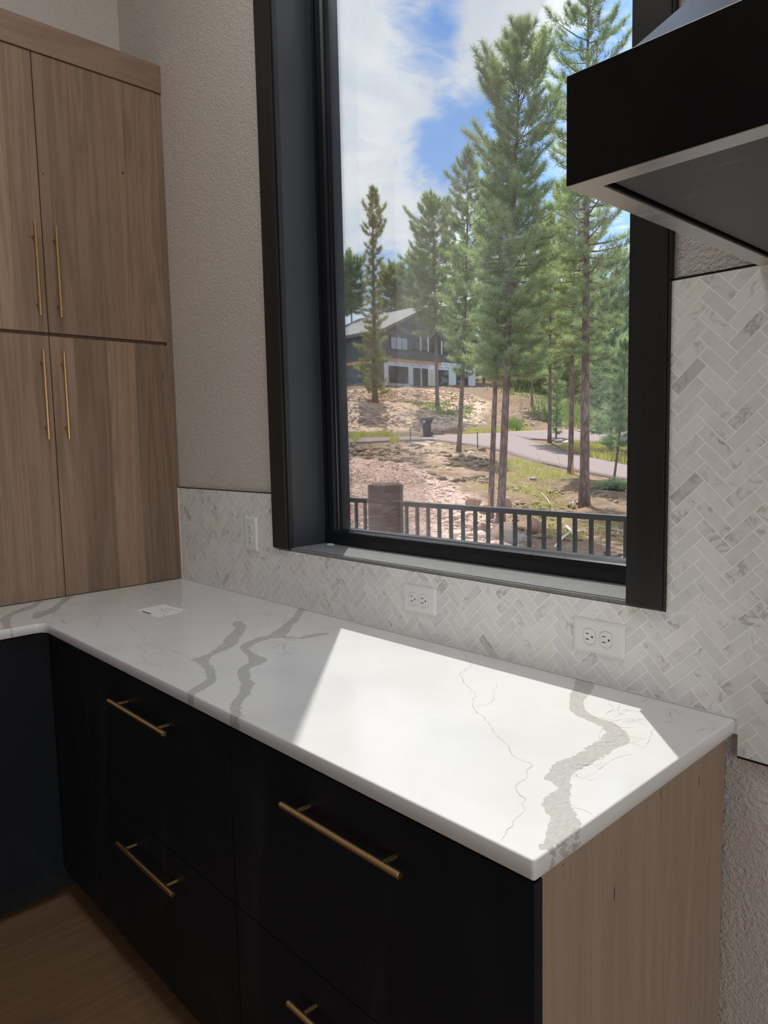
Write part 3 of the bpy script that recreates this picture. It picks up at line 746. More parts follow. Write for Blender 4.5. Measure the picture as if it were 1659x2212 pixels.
def glass():
    m = bpy.data.materials.new('smeared_window_glass')
    m.use_nodes = True
    nt = NT(m.node_tree)
    nt.n.remove(nt.n['Principled BSDF'])
    out = nt.n['Material Output']
    c = texco(nt)
    x, y, z = nt.sep(c)[0:3]
    tr = nt.new('ShaderNodeBsdfTransparent')
    tr.inputs[0].default_value = (0.985, 0.99, 0.988, 1)
    gl = nt.new('ShaderNodeBsdfGlossy')
    gl.inputs['Roughness'].default_value = 0.02
    gl.inputs[0].default_value = (0.9, 0.9, 0.9, 1)
    fr = nt.new('ShaderNodeFresnel')
    fr.inputs[0].default_value = 1.45
    a = nt.new('ShaderNodeMixShader')
    nt.l.new(nt.math('MULTIPLY', fr.outputs[0], 0.6), a.inputs[0])
    nt.l.new(tr.outputs[0], a.inputs[1])
    nt.l.new(gl.outputs[0], a.inputs[2])
    # wiping arcs: radial coordinate about a few hand positions, plus blotches
    total = None
    for (cx, cz, rad, amp, ox, oz) in [(1.125, 0.86, 0.17, 0.55, 0.7, 0.35), (1.455, 0.99, 0.17, 0.8, 1.35, 0.3), (1.72, 1.03, 0.11, 1.0, 1.95, 0.7),
                                       (1.75, 0.60, 0.10, 0.7, 2.2, 0.2), (1.79, 0.90, 0.10, 0.6, 1.4, 0.6), (1.0, 0.3, 0.16, 0.7, 0.9, 1.1), (1.5, 1.3, 0.26, 0.4, 1.1, 0.9),
                                       (1.3, 0.32, 0.2, 0.45, 1.4, 1.4), (0.88, 0.72, 0.12, 0.55, 0.6, 0.5)]:
        dist = nt.vmath('DISTANCE', nt.comb(x, nt.math('MULTIPLY', z, 1.0), 0.0), (cx, cz, 0))
        # note: object origin is world origin for the pane
        ang = nt.vmath('DISTANCE', nt.comb(x, z, 0.0), (ox, oz, 0))
        nz = nt.noise(c, 3.0, 2)
        streak = nt.noise(nt.comb(nt.math('MULTIPLY', ang, 150.0), nt.math('MULTIPLY', nz, 9.0), 0.0), 1.0, 3, 0.7)
        s = nt.math('MULTIPLY', nt.ramp(dist, rad * 0.15, rad, amp, 0.0), nt.ramp(streak, 0.40, 0.75, 0.1, 1.0))
        total = s if total is None else nt.math('ADD', total, s)
    blot = nt.ramp(nt.noise(c, 3.5, 4, 0.6, 0.8), 0.45, 0.8, 0.0, 0.25)
    total = nt.math('ADD', total, blot)
    low = nt.ramp(z, 0.245, 0.30, 0.35, 0.0)
    total = nt.math('ADD', total, nt.math('MULTIPLY', low, nt.noise(nt.scalev(c, (2, 2, 40)), 6, 3)))
    fac = nt.math('MULTIPLY', nt.math('ADD', total, 0.04), 0.05, clamp=True)
    df = nt.new('ShaderNodeBsdfTranslucent')
    df.inputs[0].default_value = (0.85, 0.9, 0.95, 1)
    b = nt.new('ShaderNodeMixShader')
    nt.l.new(fac, b.inputs[0])
    nt.l.new(a.outputs[0], b.inputs[1])
    nt.l.new(df.outputs[0], b.inputs[2])
    nt.l.new(b.outputs[0], out.inputs[0])
    return m


M['glass'] = glass()
m, nt, p = material('dusty_black_sill', (0.1, 0.1, 0.1, 1), 0.6, 0, 0.2)
c = texco(nt)
n1 = nt.ramp(nt.noise(nt.scalev(c, (1, 1.6, 1)), 520, 3, 0.7), 0.35, 0.68)
n2 = nt.ramp(nt.noise(c, 30, 4, 0.6), 0.35, 0.75)
nt.l.new(nt.mix(n1, nt.mix(n2, (0.06, 0.063, 0.066, 1), (0.12, 0.124, 0.125, 1)), (0.38, 0.38, 0.37, 1)), p.inputs['Base Color'])
nt.l.new(nt.bump(n1, 0.3, 0.0006), p.inputs['Normal'])
M['sill'] = m
m, nt, p = material('light_frame_metal', (0.30, 0.30, 0.31, 1), 0.35, 0.6)
M['stop'] = m
m, nt, p = material('house_window_glass', (0.03, 0.04, 0.05, 1), 0.04, 0, 0.9)
M['house_glass'] = m
m, nt, p = material('glass_with_sky_reflection_tint', (0.30, 0.36, 0.46, 1), 0.12, 0, 0.8)  # reflected sky put into the pane colour
M['sky_tint_glass'] = m
m, nt, p = material('dark_wood_fleck', (0.075, 0.04, 0.028, 1), 0.6)
M['fleck'] = m
m, nt, p = material('clear_film', (0.8, 0.85, 0.85, 1), 0.15)
p.inputs['Alpha'].default_value = 0.45
M['film'] = m

# ---- outdoor materials


def ground():
    m, nt, p = material('rocky_soil', (0.4, 0.3, 0.2, 1), 0.95, 0, 0.1)
    c = texco(nt)
    z = nt.new('ShaderNodeAttribute', attribute_name='gravel').outputs['Fac']
    gmask = nt.new('ShaderNodeAttribute', attribute_name='grassy').outputs['Fac']
    rmask = nt.new('ShaderNodeAttribute', attribute_name='rocky').outputs['Fac']
    n1 = nt.noise(c, 0.5, 5, 0.6, 0.4)
    soil = nt.mix(nt.ramp(n1, 0.35, 0.65), (0.24, 0.155, 0.10, 1), (0.17, 0.115, 0.078, 1))
    soil = nt.mix(nt.ramp(nt.noise(c, 3.0, 4, 0.7), 0.45, 0.7), soil, (0.29, 0.215, 0.15, 1))
    vor = nt.new('ShaderNodeTexVoronoi', feature='F1')
    nt.l.new(c, vor.inputs['Vector'])
    vor.inputs['Scale'].default_value = 11.0
    vd, vcol = vor.outputs['Distance'], vor.outputs['Color']
    vs = nt.sep(vcol)[0]
    grav = nt.mix(vs, (0.50, 0.33, 0.26, 1), (0.68, 0.50, 0.41, 1))
    grav = nt.mix(nt.ramp(vd, 0.35, 0.7, 0, 0.7), grav, (0.34, 0.22, 0.18, 1))
    vor2 = nt.new('ShaderNodeTexVoronoi', feature='F1')
    nt.l.new(c, vor2.inputs['Vector'])
    vor2.inputs['Scale'].default_value = 4.0
    rr = nt.sep(vor2.outputs['Color'])[1]
    rock = nt.mix(rr, (0.55, 0.39, 0.27, 1), (0.68, 0.51, 0.37, 1))
    rock = nt.mix(nt.ramp(vor2.outputs['Distance'], 0.4, 0.75, 0, 0.8), rock, (0.28, 0.19, 0.14, 1))
    gr = nt.ramp(nt.noise(c, 2.2, 5, 0.7), 0.40, 0.62)
    col = nt.mix(z, soil, grav)
    col = nt.mix(rmask, col, rock)
    col = nt.mix(nt.math('MULTIPLY', nt.math('MULTIPLY', gmask, 0.75), gr), col, (0.18, 0.17, 0.07, 1))
    nt.l.new(col, p.inputs['Base Color'])
    h = nt.math('ADD', nt.math('MULTIPLY', nt.noise(c, 9, 5, 0.7), 1.0), nt.math('MULTIPLY', vd, -0.6))
    nt.l.new(nt.bump(h, 0.9, 0.09), p.inputs['Normal'])
    return m


M['ground'] = ground()
m, nt, p = material('pinkish_asphalt', (0.5, 0.45, 0.43, 1), 0.9, 0, 0.2)
c = texco(nt)
n1 = nt.noise(c, 1.2, 5, 0.6)
n2 = nt.noise(c, 25, 3, 0.7)
nt.l.new(nt.mix(nt.ramp(n2, 0.3, 0.7), nt.mix(n1, (0.20, 0.155, 0.15, 1), (0.17, 0.135, 0.13, 1)), (0.225, 0.18, 0.17, 1)), p.inputs['Base Color'])
M['road'] = m


def stone(name, a, b):
    m, nt, p = material(name, a, 0.9, 0, 0.2)
    c = texco(nt)
    r = nt.math('FRACT', nt.math('ADD', obj_random(nt), isl_random(nt)))
    n = nt.noise(c, 3.0, 5, 0.7, 0.5)
    col = nt.mix(nt.ramp(n, 0.35, 0.65), a, b)
    h = nt.new('ShaderNodeHueSaturation')
    nt.l.new(col, h.inputs['Color'])
    nt.l.new(nt.ramp(r, 0, 1, 0.75, 1.22), h.inputs['Value'])
    nt.l.new(h.outputs[0], p.inputs['Base Color'])
    nt.l.new(nt.bump(nt.noise(c, 12, 4, 0.7), 0.5, 0.03), p.inputs['Normal'])
    return m


M['stone'] = stone('tan_stone', (0.60, 0.45, 0.32, 1), (0.46, 0.32, 0.22, 1))
M['bankstone'] = stone('pinkish_grey_stone', (0.50, 0.41, 0.34, 1), (0.38, 0.29, 0.235, 1))
M['soilstone'] = stone('brown_soil_stone', (0.34, 0.25, 0.175, 1), (0.24, 0.17, 0.12, 1))
M['redstone'] = stone('orange_stone', (0.42, 0.27, 0.18, 1), (0.30, 0.18, 0.12, 1))
M['greystone'] = stone('grey_stone', (0.38, 0.35, 0.32, 1), (0.26, 0.23, 0.21, 1))
M['gravelstone'] = stone('pink_cobble', (0.60, 0.43, 0.35, 1), (0.46, 0.32, 0.255, 1))


def bark():
    m, nt, p = material('pine_bark', (0.2, 0.15, 0.12, 1), 0.9, 0, 0.15)
    c = texco(nt)
    s = nt.scalev(c, (1, 1, 0.25))
    v = nt.voronoi(s, 16)
    n = nt.noise(s, 10, 4, 0.7)
    nt.l.new(nt.mix(nt.ramp(nt.math('ADD', nt.math('MULTIPLY', n, 0.6), nt.math('MULTIPLY', v, 0.6)), 0.3, 0.75), (0.275, 0.20, 0.175, 1), (0.13, 0.095, 0.085, 1)),
             p.inputs['Base Color'])
    nt.l.new(nt.bump(nt.math('ADD', n, v), 0.8, 0.03), p.inputs['Normal'])
    return m


M['bark'] = bark()
m, nt, p = material('bare_heartwood', (0.62, 0.34, 0.15, 1), 0.8)
n1 = nt.noise(nt.scalev(texco(nt), (1, 1, 0.2)), 25, 3)
nt.l.new(nt.mix(n1, (0.62, 0.33, 0.15, 1), (0.42, 0.22, 0.12, 1)), p.inputs['Base Color'])
M['scar'] = m
m, nt, p = material('weathered_driftwood', (0.62, 0.55, 0.47, 1), 0.85)
n1 = nt.noise(nt.scalev(texco(nt), (1, 1, 1)), 14, 4, 0.7)
nt.l.new(nt.mix(n1, (0.70, 0.63, 0.55, 1), (0.42, 0.35, 0.30, 1)), p.inputs['Base Color'])
M['drift'] = m


def foliage(name, a, b, trans=0.35):
    m = bpy.data.materials.new(name)
    m.use_nodes = True
    nt = NT(m.node_tree)
    p = nt.n['Principled BSDF']
    out = nt.n['Material Output']
    c = texco(nt)
    n = nt.noise(c, 0.9, 3, 0.6)
    r = isl_random(nt)
    col = nt.mix(nt.math('ADD', nt.math('MULTIPLY', nt.ramp(n, 0.35, 0.65), 0.6), nt.math('MULTIPLY', r, 0.4)), a, b)
    nt.l.new(col, p.inputs['Base Color'])
    p.inputs['Roughness'].default_value = 0.5
    p.inputs['Specular IOR Level'].default_value = 0.5
    t = nt.new('ShaderNodeBsdfTranslucent')
    nt.l.new(nt.mix(1.0, col, (1.0, 1.1, 0.6, 1), 'MULTIPLY'), t.inputs[0])
    x = nt.new('ShaderNodeMixShader')
    x.inputs[0].default_value = trans
    nt.l.new(p.outputs[0], x.inputs[1])
    nt.l.new(t.outputs[0], x.inputs[2])
    nt.l.new(x.outputs[0], out.inputs[0])
    return m


M['needle'] = foliage('pine_needles', (0.40, 0.46, 0.30, 1), (0.22, 0.30, 0.21, 1), 0.5)
M['needle_y'] = foliage('yellowish_pine_needles', (0.40, 0.42, 0.22, 1), (0.24, 0.29, 0.16, 1), 0.45)  # yellower needle colour for some of the pines
M['needle_b'] = foliage('bluish_pine_needles', (0.34, 0.42, 0.32, 1), (0.20, 0.28, 0.22, 1), 0.45)
M['grass'] = foliage('dry_green_grass', (0.50, 0.46, 0.17, 1), (0.38, 0.38, 0.13, 1), 0.4)
M['leaf'] = foliage('green_leaves', (0.26, 0.31, 0.12, 1), (0.16, 0.22, 0.08, 1), 0.3)

m, nt, p = material('rail_black_metal', (0.010, 0.013, 0.015, 1), 0.45, 0.0, 0.35)
n1 = nt.noise(texco(nt), 30, 2)
nt.l.new(nt.ramp(n1, 0.3, 0.7, 0.42, 0.52), p.inputs['Roughness'])
M['rail'] = m
m, nt, p = material('black_bin_plastic', (0.035, 0.04, 0.048, 1), 0.5)
M['bin'] = m
m, nt, p = material('bin_emblem_grey', (0.45, 0.5, 0.52, 1), 0.6)
M['emblem'] = m
m, nt, p = material('red_reflector', (0.55, 0.05, 0.03, 1), 0.5)
M['red'] = m


def boards(name, a, b, sc):
    m, nt, p = material(name, a, 0.7)
    c = texco(nt)
    z = nt.sep(c)[2]
    f = nt.math('FRACT', nt.math('MULTIPLY', z, sc))
    l = nt.ramp(f, 0.0, 0.12, 1.0, 0.0)
    n = nt.noise(c, 1.0, 3)
    nt.l.new(nt.mix(l, nt.mix(n, a, b), tuple(q * 0.4 for q in a[:3]) + (1,)), p.inputs['Base Color'])
    return m


M['siding'] = boards('charcoal_lap_siding', (0.075, 0.085, 0.10, 1), (0.10, 0.115, 0.13, 1), 5.0)
M['shingle'] = boards('grey_shingle_roof', (0.17, 0.165, 0.165, 1), (0.13, 0.125, 0.125, 1), 6.0)
m, nt, p = material('house_wrap', (0.78, 0.80, 0.86, 1), 0.6)
n1 = nt.noise(texco(nt), 1.6, 4, 0.6)
nt.l.new(nt.mix(n1, (0.80, 0.82, 0.88, 1), (0.68, 0.71, 0.80, 1)), p.inputs['Base Color'])
M['wrap'] = m
m, nt, p = material('wrap_blue_print', (0.10, 0.22, 0.55, 1), 0.6)
M['blueprint'] = m
m, nt, p = material('osb_ledger', (0.62, 0.33, 0.17, 1), 0.8)
M['ledger'] = m
m, nt, p = material('concrete', (0.42, 0.42, 0.42, 1), 0.9)
n1 = nt.noise(texco(nt), 2, 4)
nt.l.new(nt.mix(n1, (0.46, 0.45, 0.44, 1), (0.32, 0.32, 0.33, 1)), p.inputs['Base Color'])
M['concrete'] = m
m, nt, p = material('cream_door', (0.62, 0.62, 0.52, 1), 0.5)
M['cream'] = m
m, nt, p = material('deck_board', (0.25, 0.2, 0.16, 1), 0.8)
M['deck'] = m
m, nt, p = material('printed_label', (0.93, 0.92, 0.91, 1), 0.5)
M['paper'] = m
m, nt, p = material('label_ink', (0.04, 0.04, 0.05, 1), 0.6)
M['ink'] = m
m, nt, p = material('label_grey_ink', (0.42, 0.41, 0.41, 1), 0.6)
M['ink2'] = m
# ================================================================== ROOM SHELL


def on_plane(u, v, axis, val):
    r = ray(u, v)
    return CAM + r * ((val - CAM[axis]) / r[axis])


WX0, WX1, WZ0, WZ1 = 0.742, 1.917, 0.192, 2.36     # window opening
XL = -0.33                                          # left wall
mb = MB()
mb.box(XL - 0.2, WX0, 0, 0.2, FLOOR - 0.2, 3.0)
mb.box(WX1, 6.0, 0, 0.2, FLOOR - 0.2, 3.0)
mb.box(WX0, WX1, 0, 0.2, FLOOR - 0.2, WZ0 - 0.02)
mb.box(WX0, WX1, 0, 0.2, WZ1 + 0.02, 3.0)
wall_front = mb.build('wall_front', M['plaster'], kind='structure')
MB().box(XL - 0.2, XL, -7.0, 0, FLOOR - 0.2, 3.0).build('wall_left', M['plaster'], kind='structure')
mb = MB()
mb.box(6.0, 6.2, -7.0, -3.4, FLOOR - 0.2, 3.0).box(6.0, 6.2, -0.6, 0.2, FLOOR - 0.2, 3.0).box(6.0, 6.2, -3.4, -0.6, 1.35, 3.0)
mb.build('wall_right', M['plaster'], kind='structure')
mb = MB()
mb.box(XL - 0.2, 2.6, -7.2, -7.0, FLOOR - 0.2, 3.0).box(5.2, 6.2, -7.2, -7.0, FLOOR - 0.2, 3.0)
mb.box(2.6, 5.2, -7.2, -7.0, FLOOR - 0.2, -0.25).box(2.6, 5.2, -7.2, -7.0, 1.4, 3.0)
mb.build('wall_rear', M['plaster'], kind='structure')
MB().box(XL - 0.2, 6.2, -7.2, 0.2, 3.0, 3.15).build('ceiling', M['ceiling'], kind='structure')
cl_ = empty('added_fill_panel', (1.55, -1.05, 3.0), 'flat square fill light panel added above the kitchen', 'ceiling light')  # unseen panel added as a body for the overhead fill lamp
MB().box(1.11, 1.99, -1.49, -0.61, 2.975, 2.9995, 0.003).build('housing', M['plastic'], cl_)
MB().box(1.135, 1.965, -1.465, -0.635, 2.965, 2.9745).build('diffuser', M['plastic'], cl_)
fl = MB().box(XL - 0.2, 6.2, -7.2, 0.2, FLOOR - 0.2, FLOOR - 0.012).build('floor', M['toe'], kind='structure')
# planks of the floor, running away from the window wall
pw = 0.19
x = XL
i = 0
rp = random.Random(3)
while x < 3.6:
    y = -0.02 - rp.random() * 0.0
    first = rp.uniform(0.5, 1.9)
    ln = first
    while y > -3.6:
        MB().box(x + 0.0008, x + pw - 0.0008, max(y - ln, -3.7) + 0.0008, y - 0.0008, FLOOR - 0.013, FLOOR, 0.0006).build('plank', M['floorwood'], fl)
        y -= ln
        ln = rp.uniform(1.5, 2.1)
    x += pw
    i += 1
# rest of the floor beyond the kitchen corner
mb = MB().box(3.6, 6.0, -7.0, 0.0, FLOOR - 0.013, FLOOR)
mb.box(XL, 3.6, -7.0, -3.7, FLOOR - 0.013, FLOOR)
mb.build('floorboards', M['floorwood'], fl, kind='stuff')

# ------------------------------------------------------------------ window
win = empty('window_1', (WX0, 0.0, WZ0), kind='structure')
CW = 0.082
cas = MB().box(WX0 - CW, WX0 - 0.004, -0.021, 0.0, 0.188, WZ1 + 0.08, 0.0012)
cas.box(WX0 - 0.006, WX0 + 0.003, -0.013, 0.004, 0.190, WZ1 + 0.01, 0.001)
cas.build('casing', M['darkwood'], win)
cas = MB().box(WX1 - 0.004, WX1 + CW - 0.009, -0.021, 0.0, 0.186, WZ1 + 0.08, 0.0012)
cas.box(WX1 + CW - 0.0085, WX1 + CW - 0.0055, -0.018, 0.0, 0.186, WZ1 + 0.08)
cas.build('casing', M['darkwood'], win)
MB().box(WX0 - CW, WX1 + CW, -0.021, 0.0, WZ1 + 0.0, WZ1 + 0.085, 0.0012).build('casing', M['darkwood'], win)
# jambs and sill
MB().box(WX0 - 0.018, WX0 + 0.0025, -0.0005, 0.2, 0.172, WZ1 + 0.02).build('jamb', M['jamb'], win)
MB().box(WX1 - 0.0025, WX1 + 0.018, -0.0005, 0.2, 0.172, WZ1 + 0.02).build('jamb', M['jamb'], win)
MB().box(WX0, WX1, 0.0, 0.2, WZ1, WZ1 + 0.018).build('jamb', M['jamb'], win)
sill = MB().box(WX0, WX1 + 0.002, -0.001, 0.2, 0.174, WZ0)
sill.box(WX0, WX1 + 0.002, -0.0085, -0.003, 0.1815, WZ0 - 0.0015, 0.0009)
sill.box(WX0, WX1 + 0.002, -0.0045, 0.004, 0.1805, 0.1885)
sill.build('sill', M['sill'], win)


def sweep_profile(mb, prof, along, a, b):
    """prof: (offset from opening edge, y)"""
    pass


# frame: left and right stiles with a stepped profile, rails top and bottom
FY = 0.135
lx = [(0.0, FY), (0.016, FY), (0.018, FY + 0.010), (0.026, FY + 0.010), (0.027, FY - 0.001), (0.050, FY - 0.001), (0.056, FY + 0.006),
      (0.064, FY + 0.006), (0.066, FY + 0.010), (0.075, FY + 0.0145), (0.075, FY + 0.05), (0.0, FY + 0.05)]
MB().prism([(WX0 + a, b) for a, b in lx], 2, WZ0 + 0.001, WZ1).build('stile', M['frame'], win)
MB().prism([(WX1 - a, b) for a, b in lx], 2, WZ0 + 0.001, WZ1).build('stile', M['frame'], win)
bz = [(FY - 0.002, 0.0), (FY - 0.002, 0.030), (FY - 0.004, 0.031), (FY - 0.004, 0.043), (FY + 0.002, 0.046), (FY + 0.010, 0.048), (FY + 0.0145, 0.051), (FY + 0.05, 0.051), (FY + 0.05, 0.0)]
MB().prism([(a, WZ0 + 0.001 + b) for a, b in bz], 0, WX0 + 0.001, WX1 - 0.001).build('bottom_rail', M['frame'], win)
MB().prism([(a, WZ1 - b) for a, b in bz], 0, WX0 + 0.001, WX1 - 0.001).build('top_rail', M['frame'], win)
o = MB().box(WX0 + 0.070, WX1 - 0.070, 0.150, 0.155, WZ0 + 0.048, WZ1 - 0.047).build('glass_pane', M['glass'], None, loc=(0, 0, 0))
o.parent = win
o.location = -win.location

# scrap of clear plastic left on the sill
mb = MB()
rp = random.Random(5)
pp = on_plane(714, 1177, 2, WZ0 + 0.004)
bm = bmesh.new()
bmesh.ops.create_icosphere(bm, subdivisions=3, radius=1.0)
for q in bm.verts:
    k = 1 + 0.5 * math.sin(q.co.x * 9 + q.co.y * 6) * math.cos(q.co.z * 8 + q.co.x * 4) * 0.6
    q.co = Vector((pp[0] + q.co.x * 0.016 * k, pp[1] + q.co.y * 0.010 * k, WZ0 + 0.0045 + q.co.z * 0.0042 * k))
    q.co.z = max(q.co.z, WZ0 + 0.0004)
mb.add([q.co for q in bm.verts], [[w.index for w in f.verts] for f in bm.faces])
bm.free()
mb.build('plastic_scrap', M['film'], loc=(pp[0], pp[1], WZ0), label='small crumpled scrap of clear plastic on the dark window sill by the jamb', cat='plastic scrap')

# ------------------------------------------------------------------ herringbone tile
TW = 0.02497
TG = 0.0012
ORG = (2.0106, 0.7076)
c45 = math.sqrt(0.5)
XR = 2.95
ZTL, ZTR, ZB = 0.364, 0.8176, -0.0695
LC = 2.1284
regions = [(0.0025, XR, 0.0, 0.181), (LC + 0.006, XR, ZB, 0.0), (0.0025, WX0 - CW, 0.181, ZTL), (WX1 + CW - 0.005, XR, 0.181, ZTR)]


def clip(poly, x0, x1, z0, z1):
    def half(pts, f):
        out = []
        for i in range(len(pts)):
            a, b = pts[i], pts[(i + 1) % len(pts)]
            fa, fb = f(a), f(b)
            if fa >= 0:
                out.append(a)
            if fa * fb < 0:
                t = fa / (fa - fb)
                out.append((a[0] + (b[0] - a[0]) * t, a[1] + (b[1] - a[1]) * t))
        return out
    for f in (lambda p: p[0] - x0, lambda p: x1 - p[0], lambda p: p[1] - z0, lambda p: z1 - p[1]):
        poly = half(poly, f)
        if len(poly) < 3:
            return []
    return poly


def area(p):
    return abs(sum(p[i][0] * p[(i + 1) % len(p)][1] - p[(i + 1) % len(p)][0] * p[i][1] for i in range(len(p)))) / 2


back = MB()
for r in regions:
    back.box(r[0], r[1], -0.01005, 0.0, r[2], r[3])
backsplash = back.build('backsplash', M['grout'], wall_front)
backsplash['label'] = 'white marble herringbone tile backsplash with raised pale grout lines'
edge = MB()
edge.box(0.0, WX0 - CW, -0.0105, -0.001, ZTL, ZTL + 0.003)
edge.box(WX1 + CW - 0.005, XR, -0.0105, -0.001, ZTR, ZTR + 0.004)
edge.box(LC + 0.006, XR, -0.0105, -0.001, ZB - 0.004, ZB)
edge.build('edge_trim', M['black_edge'], wall_front)
MB().box(-0.001, 0.004, -0.0125, 0.0, 0.001, ZTL).build('caulk_bead', M['caulk'], wall_front)


def tile_mesh(polys):
    mb = MB()
    y0, y1, ch = -0.0080, -0.0101, 0.0005
    for p in polys:
        n = len(p)
        if len(polys) == 1:
            cx, cz = sum(a for a, b in p) / n, sum(b for a, b in p) / n
            q = []
            for a, b in p:
                L = math.hypot(a - cx, b - cz)
                k = max(0.0, 1 - ch * 1.4 / max(L, 1e-6))
                q.append((cx + (a - cx) * k, cz + (b - cz) * k))
            vs = [(a, y0, b) for a, b in p] + [(a, y1 + ch, b) for a, b in p] + [(a, y1, b) for a, b in q]
            fs = [(i, (i + 1) % n, n + (i + 1) % n, n + i) for i in range(n)] + [(n + i, n + (i + 1) % n, 2 * n + (i + 1) % n, 2 * n + i) for i in range(n)]
            fs.append(tuple(range(2 * n, 3 * n)))
            mb.add(vs, fs)
        else:
            mb.prism(p, 1, y1, y0)
    return mb


cands = []
for a in range(-110, 60):
    for b in range(-60, 110):
        s = (a - b) % 6
        if s == 0:
            rc = (a, a + 3, b, b + 1)
        elif s == 5:
            rc = (a, a + 1, b, b + 3)
        else:
            continue
        q = [(rc[0] * TW + TG / 2, rc[2] * TW + TG / 2), (rc[1] * TW - TG / 2, rc[2] * TW + TG / 2), (rc[1] * TW - TG / 2, rc[3] * TW - TG / 2), (rc[0] * TW + TG / 2, rc[3] * TW - TG / 2)]
        poly = [(ORG[0] + (p - r) * c45, ORG[1] + (p + r) * c45) for p, r in q]
        mx = sum(k[0] for k in poly) / 4
        mz = sum(k[1] for k in poly) / 4
        if mx < -0.1 or mx > XR + 0.1 or mz < ZB - 0.1 or mz > ZTR + 0.1:
            continue
        ps = []
        for r in regions:
            c_ = clip(poly, r[0], r[1], r[2], r[3])
            if c_ and area(c_) > 4e-6:
                ps.append(c_)
        if ps:
            ar = sum(area(k) for k in ps)
            vis = (mx < 2.30)
            dist = (mx - CAM[0]) ** 2 + CAM[1] ** 2
            cands.append((ar / dist ** 1.5 * (1 if vis else 0.0), s, mx, mz, ps, ar))
cands.sort(key=lambda t: -t[0])
full = {}
for k, (sc, s, mx, mz, ps, ar) in enumerate(cands[:300]):
    if len(ps) == 1 and len(ps[0]) == 4 and ar > 0.0001 * 0.99 * ((3 * TW - TG) * (TW - TG)) / 0.0001:
        if s in full:
            o = full[s].copy()
            C.objects.link(o)
            o.parent = backsplash
            o.location = (mx, 0, mz)
        else:
            o = tile_mesh(ps).build('tile', M['marble'], None, loc=(mx, 0, mz))
            o.parent = backsplash
            full[s] = o
    else:
        o = tile_mesh(ps).build('tile', M['marble'], None, loc=(mx, 0, mz))
        o.parent = backsplash
rest = MB()
for t in cands[300:]:
    m_ = tile_mesh(t[4])
    rest.add(m_.v, m_.f)
rest.build('tile_field', M['marble'], backsplash, kind='stuff')

# ------------------------------------------------------------------ countertop


def seg_dist(P, poly):
    """signed distance (negative inside) of points P (n,2) to polygon"""
    A = np.array(poly)
    B = np.roll(A, -1, axis=0)
    best = np.full(len(P), 1e9)
    inside = np.zeros(len(P), bool)
    for a, b in zip(A, B):
        ab = b - a
        t = np.clip(((P - a) @ ab) / max(ab @ ab, 1e-12), 0, 1)
        dd = np.hypot(*(P - a - t[:, None] * ab).T)
        best = np.minimum(best, dd)
        cond = ((a[1] > P[:, 1]) != (b[1] > P[:, 1]))
        xx = a[0] + (P[:, 1] - a[1]) / (b[1] - a[1] + 1e-12) * (b[0] - a[0])
        inside ^= cond & (P[:, 0] < xx)
    return np.where(inside, -best, best)


def vein_field(P):
    f = np.full(len(P), 0.2)
    for poly in VEINS:
        f = np.minimum(f, seg_dist(P, poly))
    return np.clip(f, -0.05, 0.05)


CT, EASE, XI, YF, RI, YB = 0.028, 0.0032, 0.345, -0.65, 0.030, -0.0115
counter = empty('countertop', (1.0, -0.3, -CT), 'white quartz countertop with broad grey veins, half of it in sunlight', 'countertop')


def grid(x0, x1, y0, y1, st):
    nx = max(2, int(round((x1 - x0) / st)) + 1)
    ny = max(2, int(round((y1 - y0) / st)) + 1)
    X, Y = np.meshgrid(np.linspace(x0, x1, nx), np.linspace(y0, y1, ny))
    V = np.stack([X.ravel(), Y.ravel(), np.zeros(nx * ny)], 1)
    idx = np.arange(nx * ny).reshape(ny, nx)
    T = np.stack([idx[:-1, :-1].ravel(), idx[:-1, 1:].ravel(), idx[1:, 1:].ravel(), idx[1:, :-1].ravel()], 1)
    return V, T


parts = [grid(0.0, LC - EASE, YF + EASE, YB, 0.005), grid(0.0, XI - EASE, -2.0, YF + EASE, 0.005), grid(XL + 0.002, 0.0, -2.0, YB, 0.2)]
Vs, Ts, off = [], [], 0
for V, T in parts:
    Vs.append(V)
    Ts.append(T + off)
    off += len(V)
# outline with outward normals
path = []
for y in np.arange(-2.0, YF - RI, 0.006):
    path.append((XI, y, 1, 0))
for k in range(9):
    a = PI / 2 * k / 8
    path.append((XI + RI - RI * math.cos(a), YF - RI + RI * math.sin(a), math.cos(a), -math.sin(a)))
for xx in np.arange(XI + RI + 0.006, LC - 0.006, 0.006):
    path.append((xx, YF, 0, -1))
for k in range(5):
    a = -PI / 2 + PI / 2 * k / 4
    rr = 0.005
    path.append((LC - rr + rr * math.cos(a), YF + rr + rr * math.sin(a), math.cos(a), math.sin(a)))
for y in np.arange(YF + 0.01, YB, 0.006):
    path.append((LC, y, 1, 0))
path.append((LC, YB, 1, 0))
path = np.array(path)
prof = [(-EASE, 0.0), (-EASE * 0.6, -EASE * 0.10), (-EASE * 0.2, -EASE * 0.42), (0, -EASE), (0, -CT + 0.001), (-0.001, -CT), (-0.05, -CT)]
n = len(path)
rings = []
for o_, z_ in prof:
    rings.append(np.stack([path[:, 0] + path[:, 2] * o_, path[:, 1] + path[:, 3] * o_, np.full(n, z_)], 1))
V = np.concatenate(rings)
T = []
for k in range(len(prof) - 1):
    for i in range(n - 1):
        T.append((k * n + i, k * n + i + 1, (k + 1) * n + i + 1, (k + 1) * n + i))
Vs.append(V)
Ts.append(np.array(T) + off)
off += len(V)
